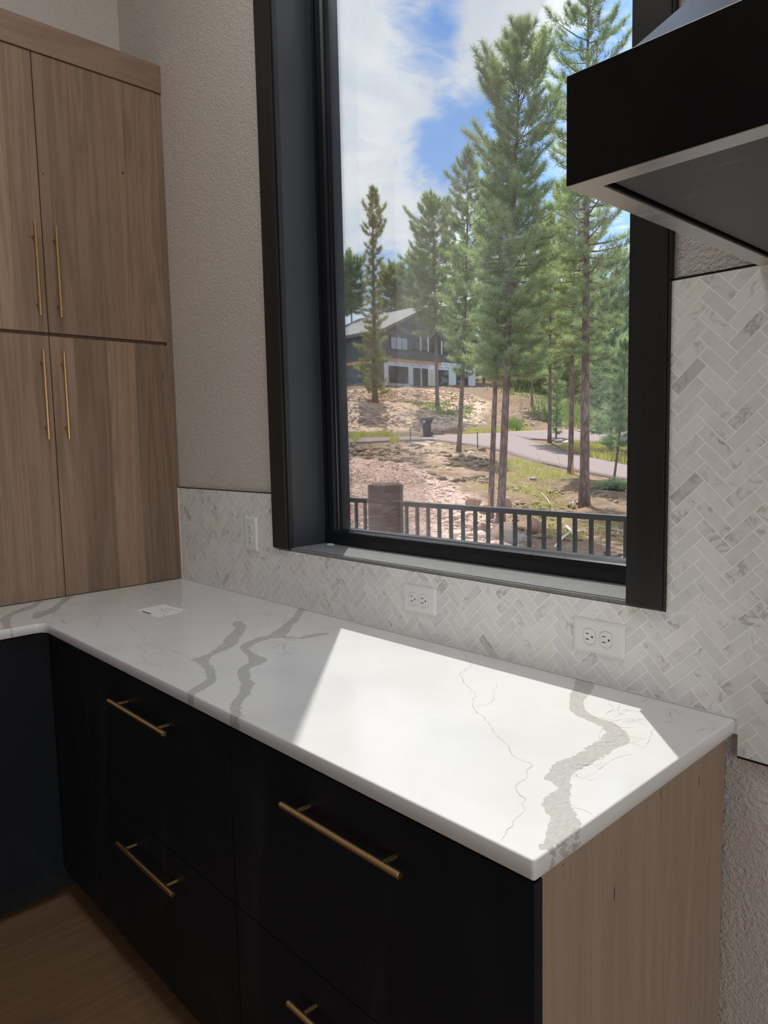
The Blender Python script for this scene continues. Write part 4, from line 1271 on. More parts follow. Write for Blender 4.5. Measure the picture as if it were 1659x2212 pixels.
# web at the inner corner
V = [(XI - EASE, YF + EASE, 0)] + [(XI + RI - RI * math.cos(PI / 2 * k / 8) - EASE * math.cos(PI / 2 * k / 8), YF - RI + RI * math.sin(PI / 2 * k / 8) + EASE * math.sin(PI / 2 * k / 8), 0) for k in range(9)]
Vs.append(np.array(V))
Ts.append(np.array([(0, k + 1, k + 2, k + 2) for k in range(8)])[:, [0, 1, 2, 2]] + off)
webT = Ts.pop()
V = np.concatenate(Vs)
T = np.concatenate(Ts)
me_faces = T
slab = fast_mesh('slab', V, T, M['quartz'], counter)
P = V[:, :2]
att = slab.data.attributes.new('vein', 'FLOAT', 'POINT')
fld = vein_field(P) if len(slab.data.vertices) == len(P) else None
if fld is not None:
    att.data.foreach_set('value', fld.astype(np.float32))
web = MB()
web.add(Vs[-1], [(0, k + 1, k + 2) for k in range(8)])
w_ = web.build('corner_web', M['quartz'], slab)
at2 = w_.data.attributes.new('vein', 'FLOAT', 'POINT')
at2.data.foreach_set('value', np.full(len(w_.data.vertices), 0.05, dtype=np.float32))
# smooth the eased edge only
nf = len(slab.data.polygons)
sm = np.zeros(nf, dtype=bool)
sm[len(parts[0][1]) + len(parts[1][1]) + len(parts[2][1]):] = True
slab.data.polygons.foreach_set('use_smooth', sm)
# hairline veins: a fine inlay level with the polished surface
hv, hf = [], []
rp = random.Random(11)
for wgt, line in CRACKS:
    pts = []
    for i in range(len(line) - 1):
        a, b = np.array(line[i]), np.array(line[i + 1])
        seg = max(1, int(np.hypot(*(b - a)) / 0.012))
        for k in range(seg):
            q = a + (b - a) * k / seg
            if k:
                q = q + np.array([rp.gauss(0, 0.0022), rp.gauss(0, 0.0022)])
            pts.append(q)
    pts.append(np.array(line[-1]))
    pts = [q for q in pts if YF + 0.004 < q[1] < YB - 0.002 and 0.002 < q[0] < LC - 0.004 or (q[0] < XI - 0.004 and q[0] > 0.002 and q[1] < YB - 0.002)]
    if len(pts) < 2:
        continue
    base = len(hv)
    for i, q in enumerate(pts):
        d_ = pts[min(i + 1, len(pts) - 1)] - pts[max(i - 1, 0)]
        d_ = d_ / (np.hypot(*d_) + 1e-9)
        w2 = 0.00052 * wgt * rp.uniform(0.4, 1.6) * (0.35 if i in (0, len(pts) - 1) else 1)
        hv.append((q[0] - d_[1] * w2, q[1] + d_[0] * w2, 0.00012))
        hv.append((q[0] + d_[1] * w2, q[1] - d_[0] * w2, 0.00012))
    for i in range(len(pts) - 1):
        hf.append((base + 2 * i, base + 2 * i + 1, base + 2 * i + 3, base + 2 * i + 2))
fast_mesh('hairline_veins', np.array(hv), np.array(hf), M['hairline'], counter, kind='stuff')
MB().box(0.0, LC + 0.004, -0.0135, -0.0098, 0.0002, 0.0028, 0.0008).box(LC, LC + 0.006, -0.012, -0.0098, -0.028, 0.0028).build('caulk_line', M['caulk'], counter)

# ------------------------------------------------------------------ bar pulls


def bar_pull(a, b, normal, post=0.032, r=0.006, parent=None, inset=0.042):
    a, b, nrm = Vector(a), Vector(b), Vector(normal)
    mb = MB()
    d_ = (b - a).normalized()
    e = 0.0008
    mb.tube(a + d_ * e, b - d_ * e, r, n=18, caps=False)
    # eased ends
    for p_, s_ in ((a, -1), (b, 1)):
        q0 = p_ - d_ * (s_ * e)
        mb.tube(q0, p_, r, r - e, n=18)
    for t in (inset, (b - a).length - inset):
        c_ = a + d_ * t
        mb.tube(c_ - nrm * (r * 0.5), c_ - nrm * post, r * 0.72, n=14)
    return mb.build('handle', M['brass'], parent, smooth=40)


def slab_front(name, x0, x1, y0, y1, z0, z1, mat, parent, ch=0.0008):
    return MB().box(x0, x1, y0, y1, z0, z1, ch).build(name, mat, parent)


# ------------------------------------------------------------------ tall oak cabinet on the counter
tall = empty('hutch_cabinet', (-0.16, -0.47, 0.0), 'tall taupe oak hutch cabinet with four slab doors standing on the counter', 'cabinet')
MB().box(XL + 0.002, -0.022, -0.935, -0.003, 0.0005, 1.9485).build('carcass', M['oak'], tall)
MB().box(XL + 0.002, 0.006, -0.940, -0.0025, 1.8485, 1.9485, 0.001).build('crown_rail', M['oak_h'], tall)
MB().box(-0.022, -0.002, -0.0245, -0.0025, 0.001, 1.847, 0.0006).build('filler_strip', M['oak'], tall)
ZD = [(0.003, 0.9155), (0.9275, 1.8465)]
yb = lambda u, v: on_plane(u, v, 0, 0.0)[1]
splitsR = {1: [yb(148, 200), yb(222, 260), yb(266, 300)], 0: [yb(176, 1000), yb(245, 1000), yb(303, 1000)]}
YD = [(-0.9045, -0.4648), (-0.4615, -0.0260)]
for lvl, (z0, z1) in enumerate(ZD):
    for side, (y0, y1) in enumerate(YD):
        dr = empty('door', (0.0, (y0 + y1) / 2, z0), parent=tall)
        MB().box(-0.0195, -0.004, y0, y1, z0, z1).build('core_panel', M['oak'], dr)
        if side == 1:
            cuts = [y0] + sorted(splitsR[lvl]) + [y1]
        else:
            cuts = [y0, y0 + 0.12, y0 + 0.25 + 0.03 * lvl, y0 + 0.345, y1]
        for k in range(len(cuts) - 1):
            g0 = 0.0 if k == 0 else 0.00015
            MB().box(-0.004, 0.0, cuts[k] + g0, cuts[k + 1] - 0.00015, z0, z1, 0.00025).build('board', M['oak'], dr)
        hy = -0.4275 if side == 1 else -0.4955
        hz = (0.9765, 1.2835) if lvl == 1 else (0.560, 0.8655)
        bar_pull((0.032, hy, hz[0]), (0.032, hy, hz[1]), (1, 0, 0), 0.032, 0.0055, dr)

# ------------------------------------------------------------------ base cabinets


def drawer_unit(x0, x1, label, end_panel=False, hx=None):
    t = empty('drawer_base_cabinet', ((x0 + x1) / 2, -0.30, FLOOR), label, 'cabinet', 'base cabinets under the counter')
    xe = x1 - (0.019 if end_panel else 0)
    MB().box(x0, xe, -0.609, -0.012, FLOOR + 0.10, -CT - 0.0005).build('carcass', M['black'], t)
    MB().box(x0, xe, -0.565, -0.547, FLOOR, FLOOR + 0.10).build('toe_kick', M['toe'], t)
    if end_panel:
        MB().box(xe, x1, -0.6115, -0.0125, FLOOR, -CT - 0.0005, 0.0004).build('end_panel', M['maple'], t)['label'] = 'raw maple end panel'
    for (z0, z1, hz) in ((-0.432, -0.046, -0.117), (-0.818, -0.435, -0.501)):
        f = slab_front('drawer', x0 + 0.0012, x1 - (0.0022 if not end_panel else -0.002), -0.6305, -0.6115, z0, z1, M['black'], t)
        bar_pull((hx[0], -0.6625, hz), (hx[1], -0.6625, hz), (0, -1, 0), 0.032, 0.006, f)
    return t


drawer_unit(0.601, 1.3665, 'black two-drawer base cabinet under the shaded end of the counter', hx=(0.838, 1.143))
panel_unit = drawer_unit(1.3675, 2.113, 'black two-drawer base cabinet with raw maple end panel, by the range gap', True, hx=(1.594, 1.899))
t = empty('corner_base_cabinet', (0.3, -0.3, FLOOR), 'black corner base cabinet with a blank filler panel between the two counter runs', 'cabinet', 'base cabinets under the counter')
MB().box(XL + 0.004, 0.599, -0.609, -0.012, FLOOR + 0.10, -CT - 0.0005).build('carcass', M['black'], t)
MB().box(0.324, 0.5995, -0.6305, -0.6115, FLOOR + 0.096, -0.030, 0.0008).build('filler_panel', M['black'], t)
MB().box(0.26, 0.599, -0.565, -0.547, FLOOR, FLOOR + 0.10).build('toe_kick', M['toe'], t)
t = empty('left_base_cabinet', (0.0, -1.3, FLOOR), 'black base cabinet of the left counter run, below the oak hutch', 'cabinet', 'base cabinets under the counter')
t.name = 'base_cabinet'
MB().box(XL + 0.004, 0.304, -1.99, -0.613, FLOOR + 0.10, -CT - 0.0005).build('carcass', M['black'], t)
MB().box(0.240, 0.258, -1.99, -0.567, FLOOR, FLOOR + 0.10).build('toe_kick', M['toe'], t)
for (y0, y1) in ((-1.30, -0.634), (-1.97, -1.303)):
    MB().box(0.3045, 0.3235, y0, y1, FLOOR + 0.096, -0.036, 0.0008).build('door', M['black'], t)



def fleck(parent, u, v, axis, val, wpx, hpx, out):
    """small dark mineral streak in the veneer, a hair proud of the surface"""
    c_ = on_plane(u, v, axis, val)
    dd = float((c_ - CAM) @ CF)
    w_, h_ = wpx * dd / F / 2, hpx * dd / F / 2
    pts = []
    for k in range(12):
        a = 2 * PI * k / 12
        y_ = w_ * math.cos(a) * (1 - 0.45 * abs(math.sin(a)))
        z_ = h_ * math.sin(a)
        pts.append((c_[1] + y_, c_[2] + z_))
    o = MB().prism(pts, 0, val - 0.0002, val + out).build('knot', M['fleck'], parent)
    o['label'] = 'small dark wood fleck'


for q in ((1327, 1930, 6, 34), (1510, 1688, 4, 26), (1428, 1716, 3, 20), (1216, 1868, 5, 5)):
    fleck(panel_unit, q[0], q[1], 0, 2.113, q[2], q[3], 0.00012)
fleck(tall, 93, 375, 0, 0.0, 4, 5, 0.00012)
fleck(tall, 265, 374, 0, 0.0, 6, 8, 0.00012)
fleck(tall, 352, 812, 0, 0.0, 2, 16, 0.00012)
# ------------------------------------------------------------------ outlets


def outlet(cx, cz, horiz, label):
    t = empty('wall_outlet', (cx, -0.0102, cz), label, 'outlet', 'white duplex outlets on the tile backsplash')
    Wd, Hd = (0.0605, 0.0365) if horiz else (0.0375, 0.0585)

    def P(u_, v_, w_):    # u along the long side, v across
        return (cx + u_, -0.0102 - w_, cz + v_) if horiz else (cx + v_, -0.0102 - w_, cz - u_)
    a, b = (Wd, Hd) if horiz else (Hd, Wd)
    mb = MB()
    rows = [(a, b, 0.0), (a, b, 0.0018), (a - 0.004, b - 0.004, 0.0050), (a - 0.0075, b - 0.0075, 0.0058)]
    vs = []
    for (p, q, w_) in rows:
        vs += [P(-p, -q, w_), P(p, -q, w_), P(p, q, w_), P(-p, q, w_)]
    fs = []
    for k in range(3):
        for i in range(4):
            fs.append((4 * k + i, 4 * k + (i + 1) % 4, 4 * k + 4 + (i + 1) % 4, 4 * k + 4 + i))
    fs.append((12, 13, 14, 15))
    mb.add(vs, fs)
    mb.build('cover_plate', M['plastic'], t)
    for s in (-1, 1):
        c0 = s * 0.0195
        pts = []
        for k in range(28):
            an = 2 * PI * k / 28
            uu = max(-0.0135, min(0.0135, 0.0172 * math.cos(an)))
            pts.append((c0 + uu, 0.0172 * math.sin(an)))
        # shadow gap then receptacle face
        vs = [P(p, q, 0.0059) for p, q in [(c0 + (p - c0) * 1.05, q * 1.05) for p, q in pts]]
        g = MB().add(vs, [tuple(range(28))])
        g.build('gap', M['ink2'], t)
        lo = [P(p, q, 0.0059) for p, q in pts]
        hi = [P(c0 + (p - c0) * 0.95, q * 0.95, 0.0078) for p, q in pts]
        rc = MB().add(lo + hi, [(i, (i + 1) % 28, 28 + (i + 1) % 28, 28 + i) for i in range(28)] + [tuple(range(28, 56))]).build('receptacle', M['plastic'], t)
        def slot(u0, v0, du, dv):
            vv = [P(u0 - du, v0 - dv, 0.00795), P(u0 + du, v0 - dv, 0.00795), P(u0 + du, v0 + dv, 0.00795), P(u0 - du, v0 + dv, 0.00795)]
            MB().add(vv, [(0, 1, 2, 3)]).build('slot', M['slot'], rc)
        slot(c0 - 0.004, 0.0062, 0.0036, 0.0010)
        slot(c0 - 0.004, -0.0062, 0.0042, 0.0010)
        vv = [P(c0 + 0.0075 + 0.0022 * math.cos(2 * PI * k / 10), 0.0026 * math.sin(2 * PI * k / 10), 0.00795) for k in range(10)]
        MB().add(vv, [tuple(range(10))]).build('slot', M['slot'], rc)
    vv = [P(0.0024 * math.cos(2 * PI * k / 12), 0.0024 * math.sin(2 * PI * k / 12), 0.0060) for k in range(12)] + [P(0.0018 * math.cos(2 * PI * k / 12), 0.0018 * math.sin(2 * PI * k / 12), 0.0070) for k in range(12)]
    sc = MB().add(vv, [(i, (i + 1) % 12, 12 + (i + 1) % 12, 12 + i) for i in range(12)] + [tuple(range(12, 24))]).build('screw', M['plastic'], t)
    vv = [P(-0.0016, -0.0003, 0.0071), P(0.0016, -0.0003, 0.0071), P(0.0016, 0.0003, 0.0071), P(-0.0016, 0.0003, 0.0071)]
    MB().add(vv, [(0, 1, 2, 3)]).build('slot', M['ink2'], sc)


outlet(1.848, 0.1028, True, 'white sideways duplex outlet nearest the range, below the right window casing')
outlet(1.3205, 0.108, True, 'white sideways duplex outlet below the middle of the window sill')
outlet(0.518, 0.222, False, 'white upright duplex outlet between the oak hutch and the left window casing')

# ------------------------------------------------------------------ label on the counter
lp = [np.array(on_plane(*q, 2, 0.0)[:2]) for q in ((291, 1318.5), (341, 1334), (406, 1319), (353, 1306))]   # left, near, right, far
t = empty('paper_label', (float(np.mean([q[0] for q in lp])), float(np.mean([q[1] for q in lp])), 0.0), 'small square white printed label lying on the counter before the oak hutch', 'label')


def LP(u_, v_, z_):
    """u along near-left edge (left -> near), v from it towards the far side"""
    a = lp[0] * (1 - u_) * (1 - v_) + lp[1] * u_ * (1 - v_) + lp[2] * u_ * v_ + lp[3] * (1 - u_) * v_
    return (a[0], a[1], z_)


def lquad(name, u0, u1, v0, v1, mat, z0=0.0011):
    return MB().add([LP(u0, v0, z0), LP(u1, v0, z0), LP(u1, v1, z0), LP(u0, v1, z0)], [(0, 1, 2, 3)]).build(name, mat, t)


mb = MB()
mb.add([LP(u_, v_, z_) for z_ in (0.0003, 0.0009) for u_, v_ in ((0, 0), (1, 0), (1, 1), (0, 1))], [(0, 1, 2, 3), (4, 5, 6, 7), (0, 1, 5, 4), (1, 2, 6, 5), (2, 3, 7, 6), (3, 0, 4, 7)])
mb.build('sheet', M['paper'], t)
lquad('printed_bar', 0.24, 0.62, 0.035, 0.10, M['ink'])
lquad('printed_mark', 0.05, 0.10, 0.03, 0.07, M['ink'])
lquad('printed_mark', 0.93, 0.97, 0.86, 0.93, M['ink'])
lquad('printed_mark', 0.90, 0.94, 0.24, 0.28, M['ink'])
mb = MB()
rp = random.Random(2)
for k in range(7):
    a0, b0 = rp.uniform(0.1, 0.6), rp.uniform(0.25, 0.85)
    pr = (a0, b0)
    for j in range(5):
        nx_ = (pr[0] + rp.uniform(0.03, 0.1), pr[1] + rp.uniform(-0.05, 0.05))
        if nx_[0] > 0.93 or not 0.2 < nx_[1] < 0.95:
            break
        mb.add([LP(pr[0], pr[1], 0.00112), LP(pr[0], pr[1] + 0.012, 0.00112), LP(nx_[0], nx_[1] + 0.012, 0.00112), LP(nx_[0], nx_[1], 0.00112)], [(0, 1, 2, 3)])
        pr = nx_
mb.build('printed_vein_pattern', M['ink2'], t)

# ------------------------------------------------------------------ range hood
HX0, HX1, HY, HZ0, HZ1 = 2.1493, 3.060, -0.615, 0.8167, 0.9374
t = empty('range_hood', ((HX0 + HX1) / 2, -0.30, HZ0), 'black wall-mounted range hood with grey steel rim, right of the window', 'range hood')
mb = MB()
th = 0.003
mb.box(HX0, HX1, HY, HY + th, HZ0, HZ1, 0.0008)
mb.box(HX0, HX0 + th, HY + th, -0.001, HZ0, HZ1)
mb.box(HX1 - th, HX1, HY + th, -0.001, HZ0, HZ1)
mb.box(HX0 + th, HX1 - th, -0.004, -0.001, HZ0, HZ1)
mb.box(HX0 + th, HX1 - th, HY + th, -0.004, HZ1 - 0.003, HZ1)
mb.build('body', M['hood'], t)
RW = 0.030
mb = MB()
z0, z1 = HZ0 - 0.0008, HZ0 + 0.0012
ox = [(HX0 + 0.0006, HY + 0.0006), (HX1 - 0.0006, HY + 0.0006), (HX1 - 0.0006, -0.002), (HX0 + 0.0006, -0.002)]
ix = [(HX0 + RW, HY + RW), (HX1 - RW, HY + RW), (HX1 - RW, -0.002 - RW), (HX0 + RW, -0.002 - RW)]
for k in range(4):
    q = [ox[k], ox[(k + 1) % 4], ix[(k + 1) % 4], ix[k]]
    MB().prism(q, 2, z0, z1).build('rim', M['steel'], t)
mb = MB()
for (xa, xb, ya, yb_) in ((HX0 + RW - 0.001, HX0 + RW + 0.001, HY + RW, -0.032), (HX1 - RW - 0.001, HX1 - RW + 0.001, HY + RW, -0.032), (HX0 + RW, HX1 - RW, HY + RW - 0.001, HY + RW + 0.001), (HX0 + RW, HX1 - RW, -0.033, -0.031)):
    mb.box(xa, xb, ya, yb_, z1, HZ0 + 0.022)
mb.build('inner_lip', M['hood'], t)
MB().box(HX0 + RW + 0.004, HX1 - RW - 0.004, HY + RW + 0.004, -0.036, HZ0 + 0.006, HZ0 + 0.009).build('underside_panel', M['under'], t)
for k in range(2):
    xa = HX0 + 0.235 + k * 0.30
    f = MB().box(xa, xa + 0.27, HY + 0.075, -0.09, HZ0 + 0.003, HZ0 + 0.0065, 0.001)
    f = f.build('filter', M['steel'], t)
    mb = MB()
    for j in range(9):
        mb.box(xa + 0.02 + j * 0.026, xa + 0.034 + j * 0.026, HY + 0.10, -0.11, HZ0 + 0.0015, HZ0 + 0.0035)
    mb.build('baffle', M['hood'], f, kind='stuff')
for k, (bx, by) in enumerate(((HX0 + 0.232, HY + 0.060), (HX1 - 0.232, HY + 0.060))):
    MB().box(bx - 0.02, bx + 0.02, by - 0.012, by + 0.012, HZ0 + 0.001, HZ0 + 0.006, 0.0015).build('lamp_cover', M['steel'], t)
# stepped pyramid canopy and chimney
b0 = [(2.2046, -0.600), (HX1 - 0.055, -0.600), (HX1 - 0.055, -0.002), (2.2046, -0.002)]
t0 = [(2.434, -0.300), (2.776, -0.300), (2.776, -0.002), (2.434, -0.002)]
vs = [(a, b, HZ1 + 0.0005) for a, b in b0] + [(a, b, 1.335) for a, b in t0]
vs = [(a, b, HZ1 + 0.0005) for a, b in b0] + [(a, b, 1.248) for a, b in t0]
MB().add(vs, [(0, 1, 5, 4), (1, 2, 6, 5), (2, 3, 7, 6), (3, 0, 4, 7), (0, 3, 2, 1), (4, 5, 6, 7)]).build('canopy', M['canopy'], t)
MB().box(2.434, 2.776, -0.300, -0.002, 1.2485, 2.9995, 0.001).build('chimney', M['canopy'], t)
# ================================================================== OUTSIDE: terrain
CTL = [(740, 1200, 12.5), (740, 1130, 16), (740, 1060, 21), (740, 1000, 28), (740, 962, 34.5), (740, 950, 38), (740, 925, 42), (745, 875, 48), (745, 852, 53), (740, 836, 60),
       (900, 1200, 12.5), (900, 1130, 16), (900, 1060, 20.5), (900, 1000, 27), (900, 958, 35), (905, 943, 41), (900, 920, 45), (900, 870, 52), (900, 838, 60),
       (1060, 1200, 13), (1060, 1130, 17.5), (1060, 1060, 21), (1060, 1010, 26), (1060, 968, 33), (1060, 938, 42), (1060, 900, 48), (1060, 850, 58), (1040, 838, 66),
       (1200, 1200, 12.5), (1200, 1130, 17), (1200, 1060, 21), (1200, 1015, 26.5), (1200, 975, 33), (1200, 950, 38), (1200, 928, 44), (1200, 880, 54), (1200, 835, 75),
       (1340, 1210, 12), (1340, 1100, 18.5), (1340, 1045, 23), (1340, 1020, 26), (1340, 990, 30), (1340, 955, 37), (1340, 935, 43), (1340, 890, 55), (1340, 845, 80)]
cp = [at(*q) for q in CTL]
for q in CTL:
    if q[0] in (740, 745):
        for du in (330, 800):
            cp.append(at(q[0] - du, q[1] + 0.0214 * du, q[2]))
    if q[0] == 1340:
        for du in (350, 900):
            cp.append(at(q[0] + du, q[1] - 0.0214 * du, q[2]))
for u in (300, 740, 1000, 1340, 1800):
    cp.append(at(u, 800 - (u - 740) * 0.0214, 120))
    cp.append(at(u, 780 - (u - 740) * 0.0214, 170))
for x in (-16, -8, 0, 8, 16):
    cp.append(np.array([x, 3.4, -2.3]))
    cp.append(np.array([x, 7.0, -1.95]))
    cp.append(np.array([x, 0.3, -2.4]))
cp = np.array(cp)
D_ = np.hypot(cp[:, None, 0] - cp[None, :, 0], cp[:, None, 1] - cp[None, :, 1])
Am = np.zeros((len(cp) + 3, len(cp) + 3))
n = len(cp)
Am[:n, :n] = D_ + np.eye(n) * 0.4
Am[:n, n] = 1
Am[:n, n + 1:] = cp[:, :2]
Am[n, :n] = 1
Am[n + 1:, :n] = cp[:, :2].T
rb = np.linalg.solve(Am, np.concatenate([cp[:, 2], np.zeros(3)]))


def rbf(X, Y):
    X, Y = np.atleast_1d(X), np.atleast_1d(Y)
    out = np.full(X.shape, rb[n]) + rb[n + 1] * X + rb[n + 2] * Y
    for i in range(n):
        out += rb[i] * np.hypot(X - cp[i, 0], Y - cp[i, 1])
    return out


GX0, GY0, GS = -180.0, 0.0, 0.75
GXN, GYN = 330, 260
gx = GX0 + GS * np.arange(GXN)
gy = GY0 + GS * np.arange(GYN)
GZ = rbf(*np.meshgrid(gx, gy))


def tz(X, Y):
    fx = np.clip((np.asarray(X) - GX0) / GS, 0, GXN - 1.001)
    fy = np.clip((np.asarray(Y) - GY0) / GS, 0, GYN - 1.001)
    ix, iy = fx.astype(int), fy.astype(int)
    ax, ay = fx - ix, fy - iy
    return (GZ[iy, ix] * (1 - ax) + GZ[iy, ix + 1] * ax) * (1 - ay) + (GZ[iy + 1, ix] * (1 - ax) + GZ[iy + 1, ix + 1] * ax) * ay


DS = np.concatenate([np.arange(5, 60, 0.2), np.arange(60, 170, 0.6)])


def hits(uv):
    """ground points seen at pixels; nan where the ray misses"""
    uv = np.atleast_2d(np.array(uv, float))
    R_ = CF[None] + np.outer((uv[:, 0] - 829.5) / F, CR) - np.outer((uv[:, 1] - 1106) / F, CU)
    Pz = CAM[None, None] + R_[:, None] * DS[None, :, None]
    below = Pz[:, :, 2] < tz(Pz[:, :, 0], Pz[:, :, 1])
    k = below.argmax(1)
    ok = below.any(1) & (k > 0)
    k = np.maximum(k, 1)
    i = np.arange(len(uv))
    a, b = Pz[i, k - 1], Pz[i, k]
    ha, hb = a[:, 2] - tz(a[:, 0], a[:, 1]), b[:, 2] - tz(b[:, 0], b[:, 1])
    t = ha / (ha - hb + 1e-9)
    out = a + (b - a) * t[:, None]
    out[~ok] = np.nan
    return out


def hit(u, v):
    p = hits([(u, v)])[0]
    if np.isnan(p[0]):
        p = at(u, v, 60)
    return p


def fdepth(p):
    return float((np.array(p) - CAM) @ CF)


def vnoise(X, Y, sc, seed):
    r = np.random.RandomState(seed)
    G = r.rand(64, 64)
    x, y = X / sc, Y / sc
    ix, iy = np.floor(x).astype(int), np.floor(y).astype(int)
    fx, fy = x - ix, y - iy
    fx, fy = fx * fx * (3 - 2 * fx), fy * fy * (3 - 2 * fy)
    g = lambda a, b: G[a % 64, b % 64]
    return (g(ix, iy) * (1 - fx) + g(ix + 1, iy) * fx) * (1 - fy) + (g(ix, iy + 1) * (1 - fx) + g(ix + 1, iy + 1) * fx) * fy


def inpoly(P, poly):
    return seg_dist(P, poly)


# regions on the ground (world polygons taken off the ground seen at these pixels)
def gpoly(px):
    return [tuple(q[:2]) for q in hits(px)]


GRAVEL = gpoly([(700, 1000), (770, 985), (860, 995), (930, 1020), (1000, 1062), (1060, 1105), (1110, 1150), (1120, 1230), (700, 1260)])
RUBBLE = gpoly([(690, 868), (745, 842), (830, 838), (930, 842), (1010, 850), (1060, 870), (1040, 915), (960, 928), (700, 942)])
RUBBLE2 = gpoly([(860, 955), (960, 953), (1000, 975), (1040, 1010), (1020, 1045), (930, 1010), (850, 985), (780, 975)])
ROADN = [(690, 962), (736, 959), (800, 956), (870, 952), (940, 951), (1000, 959), (1060, 969), (1100, 979), (1160, 998), (1250, 1018), (1358, 1038), (1440, 1052)]
ROADF = [(690, 950), (736, 949), (800, 947), (870, 945), (940, 942), (1000, 940), (1060, 937), (1100, 937), (1146, 953), (1205, 973), (1265, 988), (1358, 1008), (1440, 1022)]
ROAD2N = [(1096, 940), (1146, 949), (1220, 955), (1300, 958), (1360, 960), (1440, 962)]
ROAD2F = [(1096, 934), (1150, 932), (1220, 930), (1300, 930), (1360, 931), (1440, 932)]
GR = [gpoly([(1090, 985), (1160, 1002), (1240, 1024), (1250, 1045), (1160, 1040), (1090, 1035), (1050, 1000)]), gpoly([(1085, 1040), (1160, 1052), (1180, 1068), (1110, 1072)]),
      gpoly([(1146, 952), (1205, 970), (1265, 985), (1358, 1005), (1358, 962), (1220, 957)]), gpoly([(740, 945), (830, 944), (900, 938), (890, 930), (740, 934)]),
      gpoly([(1000, 936), (1100, 932), (1150, 930), (1150, 915), (1040, 922), (1000, 928)]), gpoly([(920, 880), (1060, 905), (1040, 915), (900, 890)])]

# polar terrain mesh: fine near, coarse far
az0 = math.atan2(CF[1], CF[0])
NA, NR = 420, 420
ang = az0 + np.radians(np.linspace(38, -42, NA))
rad = 5.2 * (170 / 5.2) ** (np.linspace(0, 1, NR))
A_, R_ = np.meshgrid(ang, rad)
X = CAM[0] + R_ * np.cos(A_)
Y = CAM[1] + R_ * np.sin(A_)
Xf, Yf = X.ravel(), Y.ravel()
P2 = np.stack([Xf, Yf], 1)
grav = np.clip(0.5 - inpoly(P2, GRAVEL) / 0.5 + (vnoise(Xf, Yf, 0.5, 2) - 0.5), 0, 1)
rub = np.clip(np.maximum(0.5 - inpoly(P2, RUBBLE) / 1.0, (0.5 - inpoly(P2, RUBBLE2) / 0.8) * 0.25), 0, 1)
gra = np.zeros(len(P2))
for g in GR:
    gra = np.maximum(gra, np.clip(0.5 - inpoly(P2, g) / 0.8, 0, 1))
slope_grass = np.clip((vnoise(Xf, Yf, 2.5, 8) - 0.5) * 3, 0, 1) * 0.45
farg = np.clip(0.5 - inpoly(P2, gpoly([(1040, 800), (1400, 800), (1400, 915), (1250, 915), (1150, 868), (1060, 838)])) / 3.0, 0, 1)
gra = np.maximum(gra * 0.8, farg * 1.2)
gra = np.maximum(gra, slope_grass * (1 - grav) * (1 - rub))
roadp = [gpoly(ROADN + ROADF[::-1]), gpoly(ROAD2N + ROAD2F[::-1])]
rd = np.minimum(inpoly(P2, roadp[0]), inpoly(P2, roadp[1]))
flat = np.clip(rd / 1.5, 0, 1)
nz = (vnoise(Xf, Yf, 1.6, 1) - 0.5) * 0.22 + (vnoise(Xf, Yf, 0.55, 3) - 0.5) * 0.12 + (vnoise(Xf, Yf, 0.22, 4) - 0.5) * 0.07 * (1 + rub)
nz = nz * (0.15 + 0.85 * (1 - grav)) * (1 - 0.45 * rub) * flat
Zf = tz(Xf, Yf) + nz - (1 - flat) * 0.03
V = np.stack([Xf, Yf, Zf], 1)
idx = np.arange(NA * NR).reshape(NR, NA)
T = np.stack([idx[:-1, :-1].ravel(), idx[1:, :-1].ravel(), idx[1:, 1:].ravel(), idx[:-1, 1:].ravel()], 1)
T = T[:, ::-1]
ter = fast_mesh('ground', V, T, M['ground'], kind='structure', smooth=True)
for nm, arr in (('gravel', grav), ('grassy', gra), ('rocky', rub)):
    a_ = ter.data.attributes.new(nm, 'FLOAT', 'POINT')
    a_.data.foreach_set('value', arr.astype(np.float32))
# the rest of the land round the house
big = MB()
g0 = []
for yy in (-60, -30, 0.21, 3.4):
    for xx in (-60, -30, -8, 8, 30, 60):
        g0.append((xx, yy, -2.4 if yy > 0 else -2.6))
fs = []
for j in range(3):
    for i in range(5):
        fs.append((j * 6 + i, j * 6 + i + 1, (j + 1) * 6 + i + 1, (j + 1) * 6 + i))
big.add(g0, fs)
# ground hidden beside the viewed sector
V2, T2 = grid(-170.0, 66.0, 3.4, 190.0, 3.0)
V2[:, 2] = tz(V2[:, 0], V2[:, 1]) - 0.9
o = fast_mesh('ground', np.concatenate([V2, np.array(big.v)]), np.concatenate([T2, np.array(big.f) + len(V2)]), M['ground'], kind='structure')


def strip_mesh(N_, F_, name, mat, lift=0.05, nu=90, nv=8):
    def samp(pl, k):
        us = np.array([q[0] for q in pl], float)
        L = np.concatenate([[0], np.cumsum(np.hypot(np.diff(us), np.diff([q[1] for q in pl])))])
        t = np.linspace(0, L[-1], k)
        return np.stack([np.interp(t, L, us), np.interp(t, L, [q[1] for q in pl])], 1)
    a = hits(samp(N_, nu))
    b = hits(samp(F_, nu))
    vs = []
    for j in range(nv):
        w_ = j / (nv - 1)
        q = a * (1 - w_) + b * w_
        q[:, 2] = tz(q[:, 0], q[:, 1]) + lift
        vs.append(q)
    # a skirt so the slab has depth
    for s_ in (vs[0], vs[nv - 1]):
        q = s_.copy()
        q[:, 2] -= 0.18
        vs.append(q)
    V = np.concatenate(vs)
    order = [nv] + list(range(nv)) + [nv + 1]
    T = []
    for j in range(len(order) - 1):
        for i in range(nu - 1):
            T.append((order[j] * nu + i, order[j] * nu + i + 1, order[j + 1] * nu + i + 1, order[j + 1] * nu + i))
    return fast_mesh(name, V, np.array(T), mat, kind='structure', smooth=False)


